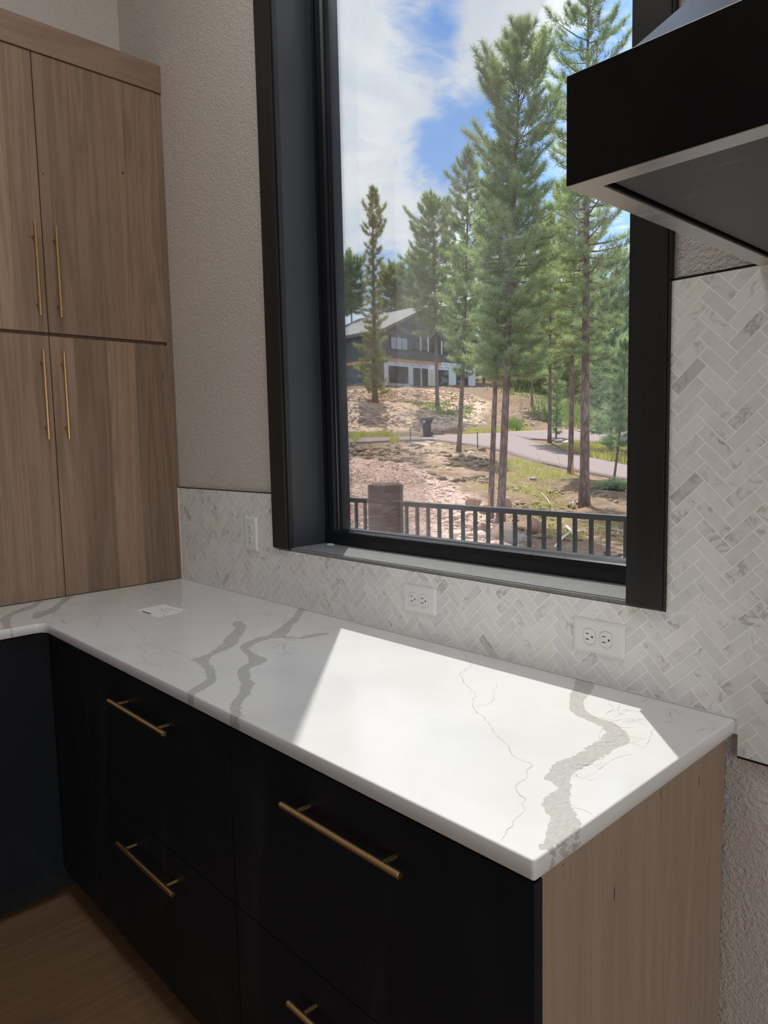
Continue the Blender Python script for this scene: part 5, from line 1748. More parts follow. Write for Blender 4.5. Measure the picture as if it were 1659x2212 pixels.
strip_mesh(ROADN, ROADF, 'road', M['road'])
strip_mesh(ROAD2N, ROAD2F, 'road', M['road'], 0.06)

# ------------------------------------------------------------------ stones
ico = bmesh.new()
bmesh.ops.create_icosphere(ico, subdivisions=1, radius=1.0)
ICO_V = np.array([q.co[:] for q in ico.verts])
ICO_T = np.array([[w.index for w in f.verts] for f in ico.faces])
ico.free()
ico = bmesh.new()
bmesh.ops.create_icosphere(ico, subdivisions=2, radius=1.0)
ICO2_V = np.array([q.co[:] for q in ico.verts])
ICO2_T = np.array([[w.index for w in f.verts] for f in ico.faces])
ico.free()


def scatter_px(poly_px, count, seed):
    """ground points whose picture positions fall in a pixel polygon"""
    r = np.random.RandomState(seed)
    P_ = np.array(poly_px, float)
    lo, hi = P_.min(0), P_.max(0)
    pts = lo + r.rand(count * 4, 2) * (hi - lo)
    pts = pts[seg_dist(pts, [tuple(q) for q in poly_px]) < 0][:count]
    h = hits(pts)
    return h[~np.isnan(h[:, 0])]


def stones(name, pts, smin, smax, mat, seed, label, cat='stones', flatz=0.5):
    r = np.random.RandomState(seed)
    N = len(pts)
    s = smin + (smax - smin) * r.rand(N) ** 2.2
    Vv = ICO_V[None] * (1 + (r.rand(N, len(ICO_V), 1) - 0.5) * 0.7)
    Vv = Vv * np.stack([s * (0.8 + 0.7 * r.rand(N)), s * (0.6 + 0.5 * r.rand(N)), s * flatz * (0.5 + 0.8 * r.rand(N))], 1)[:, None]
    a = r.rand(N) * 2 * PI
    ca, sa = np.cos(a)[:, None], np.sin(a)[:, None]
    x = Vv[:, :, 0] * ca - Vv[:, :, 1] * sa
    y = Vv[:, :, 0] * sa + Vv[:, :, 1] * ca
    tilt = (r.rand(N, 1) - 0.5) * 0.7
    z = Vv[:, :, 2] + x * tilt
    Vv = np.stack([x, y, z], 2) + pts[:, None] + np.array([0, 0, 1])[None, None] * (s * 0.12)[:, None, None]
    T = (ICO_T[None] + (np.arange(N) * len(ICO_V))[:, None, None]).reshape(-1, 3)
    return fast_mesh(name, Vv.reshape(-1, 3), T, mat, kind='stuff', label=label, cat=cat, loc=tuple(pts.mean(0)))


p_ = scatter_px([(735, 866), (760, 846), (830, 840), (930, 845), (1010, 852), (1050, 872), (1000, 880), (880, 868)], 1900, 21)
stones('rubble', p_, 0.05, 0.22, M['stone'], 31, 'tan broken rubble covering the bank just below the house')
p_ = scatter_px([(738, 875), (860, 880), (1040, 880), (1180, 880), (1160, 922), (1040, 925), (900, 935), (738, 938)], 1700, 22)
stones('rubble', p_, 0.03, 0.13, M['bankstone'], 32, 'small grey stones on the slope behind the trash bin')
p_ = scatter_px([(740, 962), (960, 955), (1060, 985), (1060, 1040), (960, 1040), (880, 1000), (740, 990)], 800, 23)
stones('loose_stones', p_, 0.03, 0.20, M['soilstone'], 33, 'loose tan stones on the bare soil this side of the road')
p_ = scatter_px([(860, 995), (930, 1018), (1000, 1060), (1060, 1102), (1110, 1150), (1090, 1200), (1000, 1130), (930, 1060), (870, 1015), (740, 1000), (740, 985)], 900, 24)
stones('cobbles', p_, 0.03, 0.10, M['gravelstone'], 34, 'pale cobbles along the edge of the pink gravel slope')
p_ = scatter_px([(740, 1000), (850, 1000), (960, 1060), (1040, 1130), (1100, 1200), (740, 1200)], 11000, 25)
stones('gravel', p_, 0.014, 0.045, M['gravelstone'], 35, 'pink gravel slope seen behind the deck railing', 'gravel')
p_ = scatter_px([(1060, 1050), (1355, 1060), (1355, 1210), (1100, 1200)], 900, 26)
stones('loose_stones', p_, 0.02, 0.10, M['soilstone'], 36, 'small reddish stones among the pine litter at lower right')
p_ = scatter_px([(960, 1110), (1060, 1120), (1130, 1160), (1150, 1200), (980, 1200)], 220, 27)
stones('cobbles', p_, 0.06, 0.2, M['gravelstone'], 37, 'larger pale cobbles below the boulders behind the balusters')


def rock(u, v, wpx, hpx, mat, seed, label, group=None, flatn=False):
    p = hit(u, v)
    d_ = fdepth(p)
    w_, h_ = wpx * d_ / F / 2, hpx * d_ / F
    r = np.random.RandomState(seed)
    Vv = ICO2_V.copy()
    # chip with random planes so it looks broken
    for k in range(9):
        nrm = r.randn(3)
        nrm /= np.linalg.norm(nrm)
        c_ = 0.55 + 0.3 * r.rand()
        dd = Vv @ nrm - c_
        Vv = Vv - np.maximum(dd, 0)[:, None] * nrm[None]
    Vv += (r.rand(*Vv.shape) - 0.5) * 0.05
    Vv[:, 2] = np.maximum(Vv[:, 2], -0.55)
    Vv = Vv / np.abs(Vv).max(0) * np.array([w_, w_ * (0.8 if not flatn else 0.7), h_ * 0.62])
    a = YAW
    ca, sa = math.cos(a), math.sin(a)
    x, y = Vv[:, 0] * ca - Vv[:, 1] * sa, Vv[:, 0] * sa + Vv[:, 1] * ca
    Vv = np.stack([x + p[0], y + p[1], Vv[:, 2] + p[2] + h_ * 0.30], 1)
    return fast_mesh('rock', Vv, ICO2_T, mat, loc=tuple(p), label=label, cat='rock', group=group)


for i, (u, v, w_, h_, mt, lb) in enumerate([
        (1022, 1096, 36, 26, 'redstone', 'large orange-tan boulder left of the twin pine trunks'),
        (1046, 1108, 24, 22, 'redstone', 'orange-tan boulder touching the base of the left twin pine'),
        (1095, 1100, 22, 30, 'redstone', 'orange boulder right behind the right twin pine'),
        (1158, 1152, 40, 34, 'redstone', 'orange boulder behind the middle of the railing right of the twin pines'),
        (1080, 1165, 56, 44, 'stone', 'big tan boulder low behind the railing at the foot of the twin pines'),
        (1110, 1180, 40, 40, 'greystone', 'grey-brown boulder leaning against the big tan one below the twin pines'),
        (1040, 1152, 32, 26, 'redstone', 'rusty boulder behind the balusters left of the twin pines'),
        (1128, 1168, 24, 18, 'greystone', 'pale grey stone between the two orange boulders behind the balusters'),
        (1060, 1192, 26, 18, 'stone', 'tan stone at the very bottom of the window below the boulders'),
        (964, 1186, 22, 12, 'gravelstone', 'pinkish stone in the gravel right of the timber post, low'),
        (1042, 975, 18, 12, 'redstone', 'dark red rock on the verge left of the twin pines by the road'),
        (1018, 981, 24, 8, 'stone', 'flat pale stone on the verge right of the leaning pine base'),
        (747, 966, 22, 12, 'greystone', 'grey boulder near the road by the left edge of the window glass'),
        (872, 974, 22, 8, 'stone', 'flat tan stone left of the marker stake group by the road'),
        (890, 966, 20, 9, 'greystone', 'flat grey stone behind the white plank by the road'),
        (943, 966, 24, 9, 'stone', 'flat tan stone right of the white plank'),
        (925, 958, 26, 7, 'stone', 'flat pale slab just below the trash bin'),
        (852, 994, 12, 7, 'stone', 'small flat stone on the soil above the timber post'),
        (932, 1035, 10, 9, 'gravelstone', 'round white cobble at the gravel edge, the one of a pair farther down'),
        (918, 1033, 8, 7, 'gravelstone', 'round white cobble at the gravel edge, the one of a pair higher up'),
        (1226, 960, 26, 10, 'greystone', 'grey rock on the road island left of the tall right pine'),
        (1206, 957, 22, 9, 'greystone', 'grey rock beside the thin dark trunk on the road island'),
        (1152, 1036, 16, 7, 'greystone', 'flat grey stone in the grass this side of the road bend'),
        (1330, 983, 26, 9, 'stone', 'pale slab in the grass of the road island at the right'),
        (778, 912, 14, 9, 'greystone', 'grey rock on the mound behind the road, left side'),
        (833, 903, 10, 8, 'redstone', 'reddish rock on the mound left of the trash bin'),
        (900, 858, 22, 10, 'stone', 'flat tan slab on the bank under the house'),
        (768, 1195, 10, 8, 'gravelstone', 'pale stone in the gravel left of the timber post')]):
    rock(u, v, w_, h_, M[mt], 50 + i, lb, 'rocks on the slope')

# ------------------------------------------------------------------ grass and weeds


def blades(name, pts, hmin, hmax, wd_, mat, seed, label, cat='grass', per=14, spread=0.18):
    r = np.random.RandomState(seed)
    N = len(pts) * per
    base = np.repeat(pts, per, 0) + np.concatenate([r.randn(N, 2) * spread, np.zeros((N, 1))], 1)
    base[:, 2] = tz(base[:, 0], base[:, 1]) + 0.0
    h = hmin + (hmax - hmin) * r.rand(N)
    a = r.rand(N) * 2 * PI
    lean = r.rand(N) * 0.6
    side = np.stack([np.cos(a), np.sin(a), np.zeros(N)], 1) * (wd_ / 2)
    tip = base + np.stack([-np.sin(a) * lean * h, np.cos(a) * lean * h, h], 1)
    V = np.stack([base - side, base + side, tip], 1).reshape(-1, 3)
    T = np.arange(N * 3).reshape(-1, 3)
    return fast_mesh(name, V, T, mat, kind='stuff', label=label, cat=cat, loc=tuple(pts.mean(0)))


G1 = [(1092, 988), (1160, 1004), (1240, 1026), (1250, 1044), (1190, 1040), (1130, 1030), (1070, 1010)]
blades('grass', scatter_px(G1, 120, 41), 0.06, 0.26, 0.022, M['grass'], 51, 'yellow-green grass verge along the near side of the road bend')
blades('grass', scatter_px([(1040, 1015), (1160, 1045), (1210, 1075), (1130, 1090), (1040, 1075)], 90, 42), 0.04, 0.14, 0.025, M['grass'], 52, 'sparse grass on the shaded ground right of the twin pines')
blades('grass', scatter_px([(1225, 955), (1355, 962), (1355, 1004), (1275, 986), (1215, 970)], 140, 43), 0.08, 0.36, 0.035, M['grass'], 53, 'tall yellow-green grass on the road island at the right')
blades('grass', scatter_px([(740, 944), (830, 943), (860, 940), (840, 933), (740, 936)], 110, 44), 0.05, 0.18, 0.04, M['grass'], 54, 'grass strip behind the road at the left edge of the window')
blades('grass', scatter_px([(1000, 938), (1090, 934), (1140, 931), (1140, 922), (1050, 926), (1000, 931)], 130, 45), 0.06, 0.22, 0.04, M['grass'], 55, 'bright grass strip behind the road between the pine trunks')
blades('grass', scatter_px([(1140, 1075), (1300, 1110), (1350, 1180), (1180, 1160)], 120, 46), 0.04, 0.14, 0.02, M['grass'], 56, 'sparse grass tufts in the pine litter behind the railing')
blades('weed', scatter_px([(1109, 920), (1118, 922), (1116, 930), (1106, 929)], 30, 47), 0.3, 0.75, 0.06, M['leaf'], 57, 'bright green weed standing on the far road edge between the trunks', 'plant')
blades('weeds', scatter_px([(890, 872), (1000, 872), (1060, 900), (1030, 905), (930, 893)], 50, 48), 0.1, 0.35, 0.08, M['leaf'], 58, 'scattered green weeds on the bank below the white house wall', 'plant')
blades('dry_weed', scatter_px([(766, 948), (772, 950), (770, 958), (765, 957)], 14, 49), 0.2, 0.55, 0.04, M['grass'], 59, 'yellow dry weed by the road at the left edge of the glass', 'plant', 10, 0.1)
blades('dry_weed', scatter_px([(848, 954), (856, 956), (854, 964), (847, 962)], 14, 50), 0.25, 0.6, 0.04, M['grass'], 60, 'yellow dry weed by the road above the timber post', 'plant', 10, 0.1)

blades('undergrowth', scatter_px([(1040, 800), (1360, 800), (1360, 870), (1240, 880), (1150, 868), (1060, 838)], 240, 61), 0.2, 0.8, 0.10, M['leaf'], 62, 'green undergrowth among the trees on the far hillside', 'plants', 16, 0.7)
blades('undergrowth', scatter_px([(1150, 870), (1360, 880), (1360, 925), (1230, 925), (1180, 905)], 150, 63), 0.2, 0.8, 0.10, M['leaf'], 64, 'green undergrowth along the far edge of the road at the right', 'plants', 14, 0.5)

# stalks of tall grass
for i, (u, v, v2, lb) in enumerate([(1213, 1016, 978, 'tall thin dry grass stalk leaning over the road, right one'), (1170, 1008, 978, 'tall thin dry grass stalk leaning over the road, left one')]):
    p = hit(u, v)
    d_ = fdepth(p)
    q = at(u - 12, v2, d_)
    MB().path([tuple(p), tuple(p * 0.5 + q * 0.5 + np.array([0.03, 0, 0.03])), tuple(q)], [0.012, 0.009, 0.006], 6).build('grass_stalk', M['drift'], loc=tuple(p), label=lb, cat='grass stalk')

# ------------------------------------------------------------------ pines


def pine(name, base_px, top_px, trunk_px, crown_v, half_px, n_br, label, mat='needle', depth=None, seed=1, profile='round', tuft=0.17, tw=0.011, needles=16, bend=0.0, sink=0.25,
         group=None, gaps=0.0, dens=1.0, low_w=0.8, cat='tree', dead=0):
    r = np.random.RandomState(seed)
    if depth is None:
        b = hit(*base_px)
    else:
        b = at(base_px[0], base_px[1], depth)
        zt_ = float(tz(b[0], b[1]))
        if zt_ < b[2]:
            b[2] = zt_
    dd = fdepth(b)
    topp = at(top_px[0], top_px[1], dd)
    b = b - np.array([0, 0, sink])
    r0 = trunk_px * dd / F / 2
    Hh = np.linalg.norm(topp - b)
    axis = topp - b
    side = CR * bend * dd / F

    def tp(t):
        return b + axis * t + side * math.sin(t * PI)
    n_br = int(n_br * 1.45)
    dens = dens * 1.15
    half_px = half_px * 1.10
    tuft = tuft * 1.12
    needles = needles + 4
    tw = tw * 1.15
    root = empty(name, tuple(b + np.array([0, 0, sink])), label, cat, group)
    ts = np.linspace(0, 1, 16)
    rads = [max(0.012, r0 * (1.25 if t < 0.01 else 1.0) * (1 - t) ** 0.8 * (1.0 if t > 0.02 else 1.15)) for t in ts]
    rads[0] = r0 * 1.35
    MB().path([tuple(tp(t)) for t in ts], rads, 12).build('trunk', M['bark'], root, smooth=180)
    vb = base_px[1]
    tc = (vb - crown_v) / (vb - top_px[1])          # crown starts at this share of the height
    Rm = half_px * dd / F
    mbb = MB()
    cen, dirs = [], []
    for k in range(n_br):
        t = tc + (1 - tc) * ((k + r.rand()) / n_br)
        s = (t - tc) / (1 - tc)
        if profile == 'round':
            pr = min(1.0, (1 - s) * 5.0 + 0.10) ** 0.75 * (low_w + (1 - low_w) * min(1, s * 3))
        elif profile == 'cone':
            pr = (1 - s) * 0.95 + 0.08
        else:
            pr = 0.75 + 0.25 * math.sin(s * 9) if s < 0.85 else (1 - s) / 0.15 * 0.7 + 0.15
        L = Rm * pr * (0.55 + 0.6 * r.rand())
        if r.rand() < gaps:
            L *= 0.35
        az = k * 2.39996 + r.rand() * 0.7
        el = -0.15 + 0.85 * s ** 1.5 + (r.rand() - 0.5) * 0.4
        hd = np.array([math.cos(az), math.sin(az), 0])
        p0 = tp(t)
        pts = [p0]
        m_ = 6
        for j in range(1, m_):
            q = j / (m_ - 1)
            e2 = el + 0.55 * q * q
            step = L / (m_ - 1)
            pts.append(pts[-1] + step * (hd * math.cos(e2) + np.array([0, 0, math.sin(e2)])) + r.randn(3) * 0.04 * L / m_)
        br = max(0.006, r0 * 0.24 * (1 - s * 0.6) * (L / Rm))
        mbb.path([tuple(q) for q in pts], [br * (1 - 0.8 * j / (m_ - 1)) for j in range(m_)], 5)
        nt_ = max(3, int(L / (tuft * 0.62) * dens))
        for j in range(nt_):
            q = 0.30 + 0.70 * (j + r.rand() * 0.5) / nt_
            f = q * (m_ - 1)
            i0 = min(int(f), m_ - 2)
            pc = pts[i0] + (pts[i0 + 1] - pts[i0]) * (f - i0)
            dirv = (pts[i0 + 1] - pts[i0]) / (np.linalg.norm(pts[i0 + 1] - pts[i0]) + 1e-9)
            nside = 2 if q < 0.9 else 1
            for w_ in range(nside):
                sd_ = np.cross(dirv, [0, 0, 1.0]) * (1 if (j + w_) % 2 else -1) * (0.25 + 0.75 * r.rand()) * L * 0.30 * (1.15 - q)
                tip = pc + sd_ + dirv * L * 0.10 + np.array([0, 0, 0.05 * L * (r.rand() + 0.2)])
                if np.linalg.norm(tip - pc) > tuft * 1.6 and r.rand() < 0.6:
                    mbb.path([tuple(pc), tuple(tip)], [br * 0.35, br * 0.15], 4)
                cen.append(tip)
                td = (tip - pc)
                td = td / (np.linalg.norm(td) + 1e-9) * 0.5 + dirv * 0.3 + np.array([0, 0, 0.45])
                dirs.append(td)
                if np.linalg.norm(tip - pc) > tuft * 2.2:
                    cen.append(pc * 0.5 + tip * 0.5)
                    dirs.append(td)
    cen.append(tp(1.0))
    dirs.append(np.array([0, 0, 1.0]))
    for k in range(dead):
        t = tc * (0.55 + 0.45 * r.rand())
        az = r.rand() * 2 * PI
        p0 = tp(t)
        L = Rm * (0.2 + 0.25 * r.rand())
        hd = np.array([math.cos(az), math.sin(az), -0.1])
        mbb.path([tuple(p0), tuple(p0 + hd * L * 0.5), tuple(p0 + hd * L + np.array([0, 0, 0.08]))], [0.02, 0.012, 0.005], 5)
    mbb.build('branches', M['bark'], root, kind='stuff')
    cen, dirs = np.array(cen), np.array(dirs)
    dirs /= np.linalg.norm(dirs, axis=1)[:, None]
    N = len(cen)
    nd = r.randn(N, needles, 3)
    nd /= np.linalg.norm(nd, axis=2)[:, :, None]
    nd = nd * 0.85 + dirs[:, None] * 0.75
    nd /= np.linalg.norm(nd, axis=2)[:, :, None]
    ln = tuft * (0.7 + 0.5 * r.rand(N, needles, 1))
    st = cen[:, None] - dirs[:, None] * (r.rand(N, needles, 1) * tuft * 0.7)
    sdv = np.cross(nd, r.randn(N, needles, 3))
    sdv /= np.linalg.norm(sdv, axis=2)[:, :, None] + 1e-9
    V = np.stack([st - sdv * tw / 2, st + sdv * tw / 2, st + nd * ln], 2).reshape(-1, 3)
    T = np.arange(len(V)).reshape(-1, 3)
    fast_mesh('needles', V, T, M[mat], root, kind='stuff')
    return root, b, dd


TRI = {}
# near and middle trees, each measured off the photograph (base, top, trunk width, crown)
pine('pine_tree', (1262, 1093), (1272, -140), 22, 770, 92, 105, 'tallest thick-trunked pine at the right of the window, standing this side of the road', 'needle', None, 3, 'round', 0.17, 0.010, 17, gaps=0.15, low_w=0.65, dens=1.05, dead=6)
rt, b_, d_ = pine('pine_tree', (1080, 1133), (1127, 48), 19, 800, 100, 150, 'right-hand trunk of the twin pines behind the railing, the taller of the two', 'needle', None, 4, 'round', 0.17, 0.010, 17, low_w=0.75, dens=1.15)
rt2, b2, d2 = pine('pine_tree', (1058, 1122), (1090, 300), 14, 800, 60, 80, 'left-hand trunk of the twin pines, slimmer, with an orange scar at its foot', 'needle', None, 5, 'round', 0.17, 0.010, 16)
pine('pine_tree', (990, 980), (1012, 325), 11, 800, 58, 95, 'slightly leaning pine between the trash bin and the twin pines', 'needle', None, 6, 'round', 0.20, 0.016, 15, low_w=0.6, bend=4)
pine('pine_tree', (810, 868), (804, 404), 12.5, 845, 43, 100, 'lone narrow pine standing on the rocky bank in front of the house, far left', 'needle_y', None, 7, 'column', 0.26, 0.026, 13, gaps=0.25)
pine('pine_tree', (945, 880), (935, 432), 9, 720, 62, 85, 'pine in front of the white house wall, right of the gable peak', 'needle', None, 8, 'round', 0.27, 0.028, 13)
rt3, b3, d3 = pine('pine_tree', (1232, 1028), (1243, 380), 13, 760, 62, 85, 'pine with an orange scarred base just left of the tallest right pine', 'needle_y', None, 9, 'round', 0.20, 0.015, 15)
pine('pine_tree', (1187, 957), (1190, 470), 9, 790, 52, 75, 'pine at the left tip of the road island', 'needle_y', None, 10, 'round', 0.24, 0.02, 14)
pine('pine_tree', (1201, 948), (1206, 760), 4.5, 925, 22, 34, 'thin young dark pine on the road island beside a larger trunk', 'needle', None, 11, 'round', 0.22, 0.018, 12)
pine('pine_tree', (1324, 1036), (1352, 740), 5.5, 960, 55, 42, 'young bluish pine with a crooked thin trunk at the right window edge', 'needle_b', None, 12, 'round', 0.20, 0.013, 18, bend=5)
pine('pine_tree', (1318, 975), (1335, 545), 6, 940, 60, 85, 'bushy pine behind the young bluish pine at the right window edge', 'needle_b', None, 13, 'round', 0.24, 0.02, 14)
pine('pine_tree', (1149, 882), (1152, 560), 5.5, 760, 40, 55, 'slim grey-trunked pine on the hillside between twin pines and road island', 'needle', None, 14, 'round', 0.30, 0.034, 11)
bg = [(762, 690, 560, 42, 75, 'pine behind the left end of the house roof', 'needle'),
      (735, 700, 590, 36, 82, 'bluish pine behind the house at the left edge of the window glass', 'needle_b'),
      (846, 690, 578, 40, 82, 'pine rising behind the house roof right of the lone narrow pine', 'needle'),
      (905, 690, 548, 46, 80, 'pine rising behind the house gable peak', 'needle'),
      (880, 700, 600, 40, 95, 'low pine top directly behind the house ridge', 'needle_b'),
      (985, 820, 545, 55, 78, 'pine behind the leaning pine, right of the house', 'needle'),
      (1045, 835, 520, 55, 76, 'pine on the hillside just left of the twin pines crown', 'needle'),
      (1100, 835, 560, 52, 84, 'dark pine on the hillside right behind the twin pines', 'needle_b'),
      (1145, 850, 500, 55, 74, 'yellowish pine on the hillside right of the twin pines crown', 'needle_y'),
      (1178, 845, 590, 48, 88, 'pine on the far hillside behind the road island trunks', 'needle'),
      (1215, 870, 520, 55, 70, 'yellowish pine beyond the road, left of the tallest right pine', 'needle_y'),
      (1250, 870, 610, 48, 86, 'pine beyond the road directly behind the tallest right pine', 'needle'),
      (1292, 880, 560, 55, 72, 'pine beyond the road just right of the tallest right pine', 'needle'),
      (1345, 880, 590, 48, 80, 'pine beyond the road cut by the right window edge', 'needle_b'),
      (1120, 880, 700, 40, 66, 'small yellowish pine low on the hillside right of the twin pines', 'needle_y'),
      (1165, 890, 720, 42, 64, 'bushy young pine low on the hillside above the road island', 'needle_y'),
      (1215, 905, 740, 40, 60, 'bushy young pine at the far edge of the road behind the scarred trunk', 'needle_y'),
      (1300, 915, 740, 46, 58, 'bushy young pine at the far edge of the road right of the tallest pine', 'needle'),
      (1075, 845, 640, 50, 92, 'pale pine on the far hillside seen between the twin trunks', 'needle_y'),
      (1235, 850, 640, 56, 98, 'broad pine far up the hillside left of the tallest right pine', 'needle'),
      (1310, 850, 650, 56, 100, 'broad pine far up the hillside behind the young bluish pine', 'needle_y'),
      (1150, 850, 660, 56, 104, 'broad bluish pine far up the hillside behind the slim grey trunk', 'needle_b'),
      (1340, 920, 720, 42, 62, 'bushy dark young pine at the far road edge by the right window edge', 'needle')]
for i, (u, vb, vt, hw, dep, lb, mt) in enumerate(bg):
    b = at(u, vb, dep)
    zg = float(tz(b[0], b[1]))
    vbase = vb
    if zg < b[2]:
        vbase = vb + (b[2] - zg) * F / dep
    pine('pine_tree', (u, vbase), (u + RS.uniform(-6, 6), vt), 6.5, vb + (15 if vb > 860 else -20), hw, 62, lb, mt, dep, 100 + i, 'round', 0.36, 0.046, 10, group='pines on the hillside', low_w=0.75)

# orange scars at the feet of two trunks


def scar(root, b, dd, u, v0, v1, wpx):
    a0 = at(u, v0, dd)
    toward = -CF * (0.0)
    mb = MB()
    pts = []
    w_ = wpx * dd / F / 2
    front = -np.array([CF[0], CF[1], 0])
    front /= np.linalg.norm(front)
    p0, p1 = at(u, v0, dd), at(u + (v0 - v1) * 0.03, v1, dd)
    k = 9
    for i in range(k):
        t = i / (k - 1)
        c_ = p0 + (p1 - p0) * t
        ww = w_ * (1 - t ** 2) + 0.01
        r_ = wpx * 1.25 * dd / F
        for s_ in (-1, -0.5, 0, 0.5, 1):
            pts.append(c_ + CR * (ww * s_) + front * (math.sqrt(max(0.0, r_ * r_ - (ww * s_) ** 2)) + 0.035))
    for i in range(k - 1):
        for j in range(4):
            mb.f.append((i * 5 + j, i * 5 + j + 1, (i + 1) * 5 + j + 1, (i + 1) * 5 + j))
    mb.v = [tuple(q) for q in pts]
    o = mb.build('bark_scar', M['scar'], root)
    o['label'] = 'bare orange wood where the bark is missing'


scar(rt2, b2, d2, 1054, 1118, 1062, 6)
scar(rt3, b3, d3, 1234, 1025, 993, 5)

# low juniper
p_ = hit(1328, 1056)
r = np.random.RandomState(9)
N = 300
cen = np.stack([p_[0] + r.randn(N) * 0.22, p_[1] + r.randn(N) * 0.22, p_[2] + np.abs(r.randn(N)) * 0.11], 1)
nd = r.randn(N, 14, 3)
nd[:, :, 2] = np.abs(nd[:, :, 2]) * 0.8
nd /= np.linalg.norm(nd, axis=2)[:, :, None]
sdv = np.cross(nd, r.randn(N, 14, 3))
sdv /= np.linalg.norm(sdv, axis=2)[:, :, None]
V = np.stack([cen[:, None] - sdv * 0.008, cen[:, None] + sdv * 0.008, cen[:, None] + nd * 0.15], 2).reshape(-1, 3)
jr = empty('juniper_shrub', tuple(p_), 'low green juniper shrub on the ground below the young bluish pine', 'shrub')
fast_mesh('needles', V, np.arange(len(V)).reshape(-1, 3), M['needle'], jr, kind='stuff')
mb = MB()
for k in range(7):
    a = k * 0.9
    mb.path([tuple(p_ - np.array([0, 0, 0.05])), (p_[0] + math.cos(a) * 0.25, p_[1] + math.sin(a) * 0.25, p_[2] + 0.12), (p_[0] + math.cos(a) * 0.5, p_[1] + math.sin(a) * 0.5, p_[2] + 0.15)], [0.02, 0.014, 0.006], 6)
mb.build('branches', M['bark'], jr, kind='stuff')

# ------------------------------------------------------------------ driftwood, stakes, plank


def stick(pxs, rpx, label, name='driftwood_branch', cat='branch', mat='drift'):
    p0 = hit(*pxs[0])
    pts, rad = [], []
    for i, q in enumerate(pxs):
        p = hit(q[0], q[1])
        d_ = fdepth(p)
        rr = rpx[i] * d_ / F
        pts.append((p[0], p[1], float(tz(p[0], p[1])) + rr * 0.8 + (q[2] if len(q) > 2 else 0.03)))
        rad.append(rr)
    return MB().path(pts, rad, 8).build(name, M[mat], smooth=60, loc=tuple(p0), label=label, cat=cat)


stick([(1198, 1190), (1212, 1170), (1232, 1155), (1262, 1150)], [3.5, 3.4, 2.6, 1.2], 'bleached curved branch on the ground behind the railing, lower one')
stick([(1224, 1142), (1236, 1156), (1244, 1170)], [3.0, 3.6, 3.2], 'short thick bleached branch lying across the curved one')
stick([(1170, 1068), (1182, 1080), (1188, 1092)], [0.8, 1.0, 0.7], 'thin pale fallen twig right of the twin pines')
stick([(1030, 1040), (1080, 1046), (1130, 1052)], [1.0, 0.9, 0.5], 'long thin fallen branch in the grass behind the twin pines')
stick([(1285, 1138), (1320, 1146), (1350, 1152)], [0.9, 0.9, 0.6], 'thin fallen twig at the right behind the railing')
p = hit(1240, 1094)
dd = fdepth(p)
q = at(1241, 1082, dd)
MB().path([tuple(p - np.array([0, 0, 0.05])), tuple(at(1238, 1086, dd)), tuple(at(1242, 1081, dd))], [0.045, 0.05, 0.035], 8).build('tree_stub', M['drift'], smooth=60, loc=tuple(p), label='small pale wooden stub beside the foot of the tallest right pine', cat='stump')
for (u, v0, v1, lb) in ((887, 964, 922, 'thin grey marker stake left of the trash bin'), (1032, 968, 934, 'thin dark marker stake on the verge left of the twin pines')):
    p = hit(u, v0)
    dd = fdepth(p)
    MB().tube(tuple(p - np.array([0, 0, 0.1])), tuple(at(u - 1, v1, dd)), 0.022, 0.02, 8).build('marker_stake', M['rail'], loc=tuple(p), label=lb, cat='stake')
p0, p1 = hit(897, 961), hit(926, 966)
mid = (p0 + p1) / 2
dv = (p1 - p0) / np.linalg.norm(p1 - p0)
sd_ = np.cross(dv, [0, 0, 1.0])
vs = []
for z_ in (0.02, 0.07):
    for q_, s_ in ((p0, -1), (p1, -1), (p1, 1), (p0, 1)):
        a = q_ + sd_ * 0.10 * s_
        vs.append((a[0], a[1], q_[2] + z_ + 0.04))
MB().add(vs, [(0, 1, 2, 3), (4, 5, 6, 7), (0, 1, 5, 4), (1, 2, 6, 5), (2, 3, 7, 6), (3, 0, 4, 7)]).build('white_plank', M['plastic'], loc=tuple(mid), label='short white plank lying among the stones below the trash bin', cat='plank')

# ------------------------------------------------------------------ trash bin
p = hit(922, 944)
dd = fdepth(p)
z0 = float(tz(p[0], p[1])) + 0.05
S_ = dd / F
hB = 37 * S_
ex, ey = np.array([CR[0], CR[1], 0]), np.array([CF[0], CF[1], 0])
ex /= np.linalg.norm(ex)
ey /= np.linalg.norm(ey)


def TB(a, b, c):     # a right px, b depth px, c up px
    q = p + ex * a * S_ + ey * b * S_
    return (q[0], q[1], z0 + c * S_)


tb = empty('trash_bin', (p[0], p[1], z0), 'black wheeled trash bin with a grey emblem at the road edge', 'trash bin')
lo, hi = [(-8, -9), (8, -9), (8, 9), (-8, 9)], [(-13, -12), (12, -12), (12, 12), (-13, 12)]
vs = [TB(a, b, 1) for a, b in lo] + [TB(a * 1.12, b * 1.12, 28) for a, b in lo] + [TB(a, b, 30) for a, b in hi] + [TB(a, b, 36) for a, b in hi]
fs = [(0, 1, 2, 3)]
for k in range(3):
    for i in range(4):
        fs.append((4 * k + i, 4 * k + (i + 1) % 4, 4 * k + 4 + (i + 1) % 4, 4 * k + 4 + i))
fs.append((12, 13, 14, 15))
MB().add(vs, fs).build('body', M['bin'], tb)
vs = [TB(-15, -13, 36.3), TB(15, -13, 37.5), TB(15, 13, 37.5), TB(-15, 13, 36.3), TB(-13, -11, 39), TB(14, -11, 40.5), TB(14, 11, 40.5), TB(-13, 11, 39)]
MB().add(vs, [(0, 3, 2, 1), (4, 5, 6, 7), (0, 1, 5, 4), (1, 2, 6, 5), (2, 3, 7, 6), (3, 0, 4, 7)]).build('lid', M['bin'], tb)
